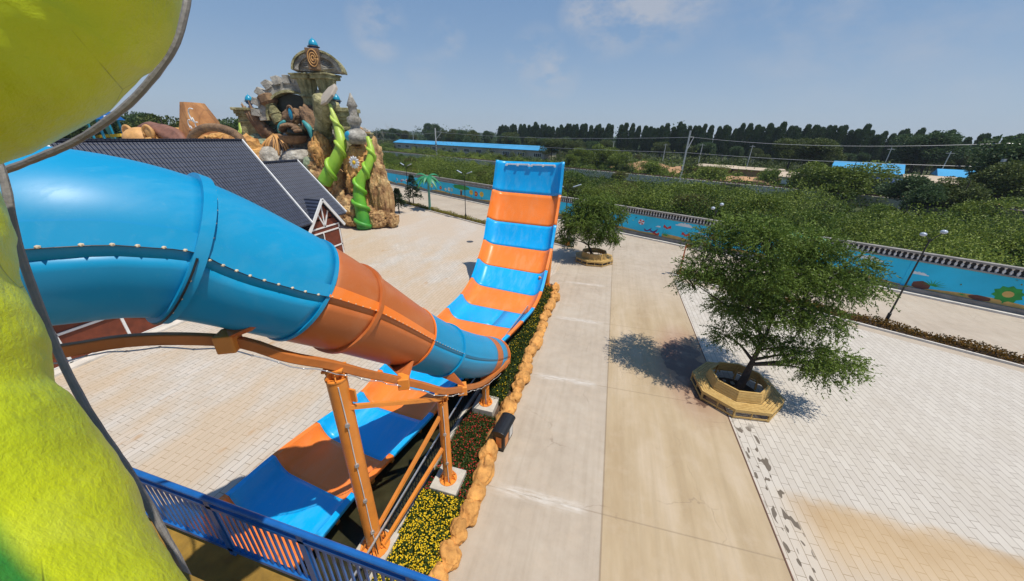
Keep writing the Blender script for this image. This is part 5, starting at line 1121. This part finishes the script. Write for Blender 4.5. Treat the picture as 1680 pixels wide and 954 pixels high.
# rock masses: front foot, shoulders, back
R_ = [(590, 350, 34, 70, 60, 3, 'crock'), (614, 315, 35.6, 46, 110, 2.4, 'crock'), (572, 330, 35.5, 45, 90, 2.5, 'crock'), (540, 278, 36.8, 74, 80, 3.2, 'crock'), (592, 275, 35.2, 48, 76, 2.2, 'orangerock'), (598, 265, 38.5, 52, 90, 3, 'crock'), (500, 290, 38, 110, 120, 5, 'cgrey'), (633, 335, 34.6, 24, 110, 1.2, 'crock'), (620, 360, 33.6, 32, 34, 1.3, 'crock'), (645, 362, 34.2, 18, 26, 1.0, 'crock'), (560, 355, 34.8, 50, 50, 2, 'crock'), (520, 235, 39, 100, 100, 4, 'cgrey'), (455, 250, 39, 110, 90, 5, 'cgreen'), (415, 255, 40, 70, 70, 4, 'cgreen'), (597, 238, 38.8, 30, 46, 2, 'cgrey'), (600, 330, 33.8, 18, 80, 1., 'orangerock'), (618, 320, 34.2, 14, 100, 1., 'crock'), (528, 250, 35.4, 34, 60, 1.6, 'orangerock'), (452, 225, 38, 40, 60, 2, 'cgreen'), (520, 225, 39, 40, 60, 2., 'cgreen'), (585, 300, 34.5, 30, 44, 1.4, 'orangerock')]
for k, (px, py, Y, w_, h_, dd, mt) in enumerate(R_): crock(px, py, Y, w_*1.08, h_*1.05, dd*.8, k*2+3, mt, amp=.27, facet=.28)
# square stone pillars with moulded capitals
def pillar(px, ptop, pbot, Y, wpx, nm='pillar', lean=0, mat='cstone'):
    t, b = cp(px, ptop, Y), cp(px, pbot, Y); s = mpp(px, ptop, Y)*wpx; hgt = t[2]-b[2]; mb = MB(); n = 8
    for f0, f1, k in [(0, .62, .78), (.62, .68, .86), (.68, .78, .8), (.78, .84, .9), (.84, .93, .98), (.93, 1., 1.1)]: mb.box((t[0], t[1], b[2]+hgt*(f0+f1)/2), (s*k, s*k, hgt*(f1-f0)-.004), rz=.35)
    return mb.build(nm, mat, ca, bevel=.05)
pillar(410, 178, 240, 37, 40); pillar(562, 178, 268, 36.6, 44); pillar(600, 218, 262, 38.5, 20)
# top block: two fluted flaring columns, architrave, arched pediment
Y = 38.5
for px in (513, 543):
    t, b = cp(px, 122, Y), cp(px, 182, Y); s = mpp(px, 150, Y)*33/2; hh = t[2]-b[2]; mb = MB(); prf = lambda q, i: 1+.07*math.cos(q*2*math.pi*12)
    mb.tube([b+(0, 0, hh*f) for f in (0, .35, .38, .45, .62, .8, .86)], [s*.72, s*.74, s*.9, s*.78, s*.86, s*1.0, s*1.0], 48, prof=prf); mb.build('column', 'cstone', ca)
    MB().box(b+(0, 0, hh*.90), (s*2.25, s*2.2, hh*.10)).build('capital', 'cstone', ca, bevel=.05); MB().box(b+(0, 0, hh*.975), (s*2.5, s*2.4, hh*.05)).build('capital', 'cstone', ca, bevel=.04)
c0 = cp(526, 121, Y); s = mpp(526, 110, Y); ro, ri = s*41, s*33; an = np.linspace(.06, math.pi-.06, 28)
arc = [(ro*math.cos(a), ro*.78*math.sin(a)) for a in an]+[(ri*math.cos(a), ri*.76*math.sin(a)) for a in an[::-1]]
MB().prism(arc, -.9, .9, frame=(c0, FA, (0, 0, 1), FB)).build('pediment_arch', 'cgrey', ca, bevel=.06)
arc = [(ro*1.08*math.cos(a), ro*.86*math.sin(a)) for a in an]+[(ro*math.cos(a), ro*.785*math.sin(a)) for a in an[::-1]]
MB().prism(arc, -1.1, 1.1, frame=(c0, FA, (0, 0, 1), FB)).build('cornice', 'cstone', ca)
MB().prism([(ri*math.cos(a), ri*.76*math.sin(a)) for a in an], -.5, .5, frame=(c0, FA, (0, 0, 1), FB)).build('tympanum', 'cgrey', ca)
for sg in (-1, 1):      # carved scrolls in the tympanum
    for k in range(5): a = math.pi/2+sg*(.35+k*.2); mb = MB(); mb.tube(spline([c0+fr(sg*ri*.12, -.6, ri*.1), c0+fr(math.cos(a)*ri*.45, -.65, math.sin(a)*ri*.5), c0+fr(math.cos(a)*ri*.82-sg*.1, -.6, math.sin(a)*ri*.62)], 8), [.16, .2, .2, .18, .16, .13, .1, .06], 6); mb.build('scroll', 'cgrey', ca, smooth=True)
MB().prism([(-.6, .1), (.5, .1), (.7, 2.15), (-.7, 2.15)], -.3, .3, frame=(c0-np.array(FB)*1.5+np.array(FA)*-.1, FA, (0, 0, 1), FB)).build('plaque', 'cwood', ca, bevel=.08)
for rr in (.66, .42, .2): mb = MB(); mb.tube([c0+fr(-.1+rr*.75*math.cos(a), -1.82, 1.2+rr*1.2*math.sin(a)) for a in np.linspace(0, 2*math.pi, 24)], .06, 5); mb.build('plaque_ring', 'liontan', ca, smooth=True)
def finial(px, pbot, Y, k, nm='finial'):
    b = cp(px, pbot, Y); MB().lathe(b, [(.5*k, 0), (.42*k, .15*k), (.22*k, .4*k), (.3*k, .55*k), (.55*k, .75*k), (.6*k, 1.0*k)], 20).build(nm, 'deepblue', ca, smooth=True)
    MB().lathe(b, [(.78*k, 1.0*k), (.8*k, 1.06*k), (.62*k, 1.12*k)], 20).build('finial_ring', 'darkgrey', ca, smooth=True)
    MB().lathe(b, [(.6*k, 1.1*k), (.6*k, 1.3*k), (.5*k, 1.6*k), (.28*k, 1.9*k), (.05*k, 2.02*k), (.02*k, 2.2*k)], 20).build('finial_cap', 'cyanpaint', ca, smooth=True)
finial(517, 92, 37.8, .8); finial(412, 178, 39, .75); finial(554, 178, 36.6, .7)
# toothed arch
c0 = cp(487, 195, 38); s = mpp(487, 190, 38); ro, ri = s*58, s*45; an = np.linspace(-.1, math.pi+.1, 34)
MB().prism([(ro*math.cos(a), ro*math.sin(a)) for a in an]+[(ri*math.cos(a), ri*math.sin(a)) for a in an[::-1]], -.8, .8, frame=(c0, FA, (0, 0, 1), FB)).build('toothed_arch', 'cgrey', ca, bevel=.05)
MB().prism([(ri*math.cos(a), ri*math.sin(a)) for a in an]+[(ri*.92*math.cos(a), ri*.92*math.sin(a)) for a in an[::-1]], -1.0, .9, frame=(c0, FA, (0, 0, 1), FB)).build('arch_lining', 'cstone', ca)
for k in range(11):
    a = .12+k*(math.pi-.24)/10; q = fr(math.cos(a)*ro*1.06, 0, math.sin(a)*ro*1.06); rot = np.stack([fr(math.cos(a), 0, math.sin(a)), fr(0, 1, 0), fr(-math.sin(a), 0, math.cos(a))], 1)
    MB().box(c0+q, (.9, 1.9, .75), rot=rot).build('tooth', 'cgrey', ca, bevel=.05)
MB().prism([(ri*.9*math.cos(a), ri*.9*math.sin(a)) for a in an], .2, .9, frame=(c0, FA, (0, 0, 1), FB)).build('arch_backing', 'cleardark', ca)
# toppled columns
def drum(p0, p1, r0, r1, headr, mat='cstone', hm='cwood'):
    T = nrm(p1-p0); Ln = np.linalg.norm(p1-p0); mb = MB(); mb.tube([p0+T*Ln*f for f in (0, .3, .31, .34, .35, .62, .63, .66, .67)], [r0, r0*.97, r0*1.1, r0*1.1, r0*.95, r0*.9, r0*1.05, r0*1.05, r1], 16); smooth_by(mb.build('toppled_column', mat, ca), 30)
    mb = MB(); mb.tube([p0+T*Ln*f for f in (.66, .74, .96, 1.)], [r1*1.1, headr*.9, headr, headr*.9], 8); mb.build('column_head', hm, ca)
drum(cp(459, 202, 36.5), cp(436, 158, 36.5), .62, .66, 1.1); drum(cp(527, 245, 36.5), cp(536, 163, 35.5), 1.0, 1.05, 1.4, 'cstone', 'cstone')
MB().lathe(cp(541, 158, 35.2), [(1.35, 0), (1.4, .25), (1.15, .35), (.4, .37)], 8, rot=Matrix.Rotation(-.5, 3, 'Y') @ Matrix.Rotation(.75, 3, 'X')).build('column_disc', 'liontan' if 0 else 'plaster', ca)
# creature: hood, eye, open mouth
crock(487, 195, 37.2, 44, 34, 1.8, 77, 'cwood', .12, 'carved_hood', facet=0)
crock(520, 212, 37.2, 36, 84, 1.4, 70, 'cwood', .2, 'carved_side', facet=0, lean=-.5)
p = cp(477, 187, 35.4); mb = MB(); mb.ell(p, (.3, .15, .62), n=3); mb.build('eye', 'cyanpaint', ca, smooth=True); mb = MB(); mb.tube([p+(.42*math.cos(a), 0, .8*math.sin(a)) for a in np.linspace(0, 2*math.pi, 18)], .12, 6); mb.build('eye_rim', 'cwood', ca, smooth=True)
b = cp(482, 226, 34.9); mb = MB(); s = mpp(482, 226, 34.9)
mb.lathe(b, [(s*8, -s*12), (s*18, -s*8), (s*24, 0), (s*25, s*3), (s*21, s*3), (s*18, -s*3), (.05, -s*6)], 24); smooth_by(mb.build('jaw', 'cwood', ca), 40)
mb = MB(); mb.ell(b+(0, .6, s*10), (s*17, 1.3, s*13), seed=4, amp=.2); mb.build('mouth_cavity', 'cleardark', ca, smooth=True)
for k in range(9): a = math.radians(15+k*19); mb = MB(); mb.ell(b+(math.cos(a)*s*17, -.3, s*9+math.sin(a)*s*12), (s*4, .6, s*4), seed=k, amp=.4, n=2); mb.build('lip_lump', 'cwood', ca, smooth=True)
for sg, pp in ((1, [(497, 199), (508, 212), (514, 232)]), (-1, [(467, 199), (460, 208), (458, 218)])): mb = MB(); mb.tube(spline([cp(x, y, 35.3) for x, y in pp], 10), [.15, .22, .27, .3, .3, .3, .28, .26, .2, .1], 8); mb.build('teal_stripe', 'teal', ca, smooth=True)
# root crown and hanging roots
for k in range(16):
    x0 = 452+random.uniform(-5, 5); a = random.uniform(-1, 1); mb = MB(); P = [(x0, 222, 36.2), (x0+a*24, 232+random.uniform(-4, 4), 35.2), (x0+a*42, 262+random.uniform(-8, 8), 34.6)]
    mb.tube(spline([cp(*q) for q in P], 8), list(np.linspace(.22, .07, 8)), 6); mb.build('root', 'cwood' if k % 2 else 'liontan', ca, smooth=True)
for k in range(9):
    mb = MB(); x0 = 445+random.uniform(-6, 6); mb.tube(spline([cp(x0, 225, 36.5), cp(x0-18-k*2, 205-k*2, 36), cp(x0-34-k*1.5, 188-k*3+random.uniform(-6, 14), 36)], 8), [.7, .65, .55, .45, .35, .25, .14, .04], 7); mb.build('stump_spike', 'cwood', ca, smooth=True)
crock(452, 262, 35.5, 60, 46, 2.2, 91, 'cgrey', .12, 'egg_boulder', facet=0); crock(424, 262, 35.8, 34, 36, 1.8, 92, 'cgreen', .12, 'egg_boulder', facet=0); crock(492, 262, 35, 50, 40, 2, 93, 'cgrey', .12, 'egg_boulder', facet=0); crock(508, 270, 34.4, 16, 28, .8, 94, 'cgreen', .1, 'egg_boulder', facet=0)
# small turret with blue ball
b = cp(587, 237, 34.6); MB().lathe(b, [(.7, 0), (1.05, .35), (1.15, .8), (.9, 1.3), (.45, 1.6), (.6, 2.0), (.75, 2.2), (.7, 2.6), (.4, 2.8), (.42, 3.6), (.55, 3.7), (.05, 4.9)], 18).build('turret', 'cgrey', ca, smooth=True)
MB().ell(b+(-.35, -.85, .8), (.45, .3, .5), n=3).build('blue_ball', 'cyanpaint', ca, smooth=True)
# vines with coils
def cvine_(pts, rad, coils, nm='vine'):
    P = spline([cp(*q) for q in pts], 40); rr = np.interp(np.linspace(0, 1, 40), np.linspace(0, 1, len(rad)), rad); mb = MB(); mb.tube(P, list(rr), 14); mb.build(nm, 'cvine', ca, smooth=True); Q = []
    for i in np.linspace(1, 38, 120):
        k = int(i); T = nrm(P[k+1]-P[k-1]); U = nrm(np.cross(T, [0, 1, 0])); W = np.cross(U, T); a = i/38*coils*2*math.pi; Q.append(P[k]+(P[k+1]-P[k])*(i-k)+(rr[k]*1.08)*(math.cos(a)*U+math.sin(a)*W))
    mb = MB(); mb.tube(Q, [.12+.5*rr[int(i)]*.3 for i in np.linspace(1, 38, 120)], 8); mb.build('vine_coil', 'cvine', ca, smooth=True)
cvine_([(538, 168, 34.6), (546, 186, 34.4), (555, 214, 34.2), (560, 236, 33.8), (552, 262, 33.4), (540, 285, 33), (532, 300, 32.8)], [.05, .28, .42, .56, .66, .72, .74], 3.4)
cvine_([(603, 225, 34.4), (609, 250, 34), (603, 275, 33.4), (592, 295, 32.9), (589, 320, 32.6), (594, 350, 32.4), (598, 375, 32.3)], [.2, .38, .46, .56, .64, .7, .8], 5.)
cvine_([(392, 190, 38), (396, 212, 37.5), (404, 236, 37)], [.05, .3, .3], 1.)
mb = MB(); p = cp(581, 267, 32.9)
for k in range(12): a = k*math.pi/6; mb.ell(p+(.42*math.cos(a), 0, .42*math.sin(a)), (.26 if 1 else 0, .06, .13), n=2, rot=np.array([[math.cos(a), 0, -math.sin(a)], [0, 1, 0], [math.sin(a), 0, math.cos(a)]]))
mb.build('daisy', 'white', ca, smooth=True); MB().ell(p+(0, -.06, 0), (.2, .1, .2), n=2).build('daisy_centre', 'yellow', ca, smooth=True)
# ------- brown mane head, cone tower, hoop, slides beyond the house ridge
e = empty('maned_head_sculpture', aY(232, 228, 31)*[1, 1, 0], 'tan round eared sculpture head with brown flowing mane behind the house ridge', 'sculpture'); bz = np.array(e.location)
def lp(px, py, Y=31.): return aY(px, py, Y)-bz
MB().ell(lp(233, 229), (1.9, 1.6, 1.3), seed=1, amp=.05, n=4).build('head', 'liontan', e, smooth=True)
for px in (213, 246): mb = MB(); q = lp(px, 218, 30.6); mb.ell(q, (.7, .3, .75), n=3); mb.tube([q+(.72*math.cos(a), -.15, .72*math.sin(a)) for a in np.linspace(-.6, 3.6, 18)], .16, 8); mb.build('ear', 'liontan', e, smooth=True)
for k in range(8): mb = MB(); mb.tube(spline([lp(228+k*3, 214-k*.3, 31.5+k*.15), lp(250+k*6, 211+k*1.4, 31.8), lp(270+k*5, 222+k*2, 31.2), lp(285+k*4, 236, 31)], 14), [.3, .5, .65, .7, .75, .75, .7, .65, .6, .5, .45, .35, .3, .15], 8); mb.build('mane_lock', 'lionbrown', e, smooth=True)
MB().box((0, 0, 4.2), (3, 2.4, 8.4)).build('plinth', 'orangerock', e)
e = empty('cone_tower', aY(335, 225, 34)*[1, 1, 0], 'tapering orange brown tower with white curls standing behind the house roof', 'tower'); bz = np.array(e.location)
V = [lp(308, 235, 34), lp(366, 235, 34), lp(337, 170, 34.3), lp(309, 168, 34.3)]; b0, b1, t0, t1 = V[0], V[1], V[3], V[2]
mb = MB(); pts = []
for (pl, pr, zz, dp) in [((306, 290), (372, 290), 0, 3.2), ((308, 232), (358, 222), 0, 2.2), ((307, 200), (348, 198), 0, 1.8), ((306, 170), (325, 168), 0, 1.2)]:
    a, b = lp(*pl, 34), lp(*pr, 34); mdl = (a+b)/2; hw = (b[0]-a[0])/2; z = max(0, mdl[2]) ; pts.append([mdl+np.array([hw*math.cos(t), dp*math.sin(t), 0]) for t in np.radians([10, 60, 110, 160, 210, 250, 290, 330])])
VV = [q for r in pts for q in r]; mb.add(VV, [(i*8+k, i*8+(k+1) % 8, (i+1)*8+(k+1) % 8, (i+1)*8+k) for i in range(3) for k in range(8)]+[tuple(24+k for k in range(8)), tuple(range(8))[::-1]]); smooth_by(mb.build('body', 'hatbrown', e), 30)
for (px, py, r) in ((316, 192, .75), (313, 206, .5), (324, 208, .4)): mb = MB(); c = lp(px, py, 32.0); mb.tube([c+(r*(1-.25*t)*math.cos(t*1.1+1), 0, r*(1-.12*t)*1.2*math.sin(t*1.1+1)) for t in np.linspace(0, 4.6, 20)], .07, 6); mb.build('painted_curl', 'white', e, smooth=True)
e = empty('orange_rocks', aY(320, 225, 33)*[1, 1, 0], 'orange rock mass with a grey root hoop beside the cone tower behind the roof', 'rockwork'); bz = np.array(e.location)
for k, (px, py, w_, h_) in enumerate([(292, 235, 40, 46), (340, 240, 60, 40), (375, 238, 50, 44), (400, 250, 50, 60)]): s = mpp(px, py, 33); MB().ell(lp(px, py, 33), (w_*s/2, 2.5, h_*s/2), seed=k+9, amp=.3, freq=1.4, n=4, facet=.3).build('rock', 'orangerock', e)
mb = MB(); mb.tube(spline([lp(310, 245, 30.5), lp(318, 222, 30.5), lp(340, 210, 30.5), lp(370, 213, 30.5), (lp(393, 226, 30.5)), lp(400, 245, 30.5)], 24), .42, 10); mb.build('root_hoop', 'cwood', e, smooth=True)
# blue water play frame far left and crane mast
g_ = aY(175, 215, 48); e = empty('water_play_frame', (g_[0], g_[1], 0), 'blue and green water play structure glimpsed under the vine', 'play structure'); bz = np.array(e.location)
mb = MB(); q = lp(178, 194, 48); mb.lathe(q-(0, 0, .3), [(2.2, 0), (1.6, .7), (.1, 1.6)], 8); mb.build('canopy', 'deepblue', e)
mb = MB(); mb.tube([lp(172, 200, 48), lp(176, 212, 48), lp(190, 235, 48)], .3, 6); mb.build('slide_pipe', 'palmcyan', e); mb = MB(); [mb.bar((x, y, 0), (x, y, q[2]), .3) for x in (-1.5, 1.5) for y in (-1.5, 1.5)]; mb.build('frame', 'cyanpaint', e); mb = MB(); mb.bar(lp(150, 225, 48), lp(200, 222, 48), .5); mb.build('walkway', 'yellow', e)
mb = MB(); g_ = aY(207, 225, 120); a = aY(204, 175, 120)-g_; b = aY(213, 240, 120)-g_
for o_ in ((-1, 0), (1, 0)): mb.bar(a+(o_[0]*.8, 0, -1), b+(o_[0]*1.6, 0, 0), .25)
for k in range(12): f0, f1 = k/12, (k+1)/12; mb.bar(a+(b-a)*f0+((-1)**k*(.8+.8*f0), 0, 0), a+(b-a)*f1+((-1)**(k+1)*(.8+.8*f1), 0, 0), .14)
o = mb.build('crane_mast', 'darkgrey'); o.location = tuple(g_); tag(o, 'thin dark lattice crane mast leaning on the horizon behind the house', 'crane')
# left wood behind the house
for k in range(26):
    px = 60+k*14+random.uniform(-5, 5); d = ray(px, 225); d2 = d[:2]/np.linalg.norm(d[:2]); p = d2*random.uniform(105, 150); bgtree(random.choice(['round', 'dark']), 'broadleaf_tree', (p[0], p[1], 0), random.uniform(11, 14.5), 'dark rounded tree of the wood behind the house roof at left', 'trees of the wood behind the house', 1.2)
for nm in ('slide_wall', 'tube_slide', 'giant_vine_sculpture', 'tube_beam'):
    o = bpy.data.objects[nm]
    for ch in o.children: ch.location = ch.location-o.location
# ================================================================== HAZE
hz = MB().box((0, 400, 30), (2600, 1500, 64)).build('haze', 'white'); tag(hz, 'thin summer haze over the whole scene', 'haze', kind='stuff')
hm = bpy.data.materials.new('haze_air'); hm.use_nodes = True; t = hm.node_tree; t.nodes.remove(t.nodes['Principled BSDF']); vp_ = t.nodes.new('ShaderNodeVolumePrincipled'); vp_.inputs['Color'].default_value = (.82, .88, 1, 1); vp_.inputs['Density'].default_value = .0002; vp_.inputs['Anisotropy'].default_value = .3
t.links.new(vp_.outputs[0], [x for x in t.nodes if x.type == 'OUTPUT_MATERIAL'][0].inputs['Volume']); hz.data.materials.clear(); hz.data.materials.append(hm)
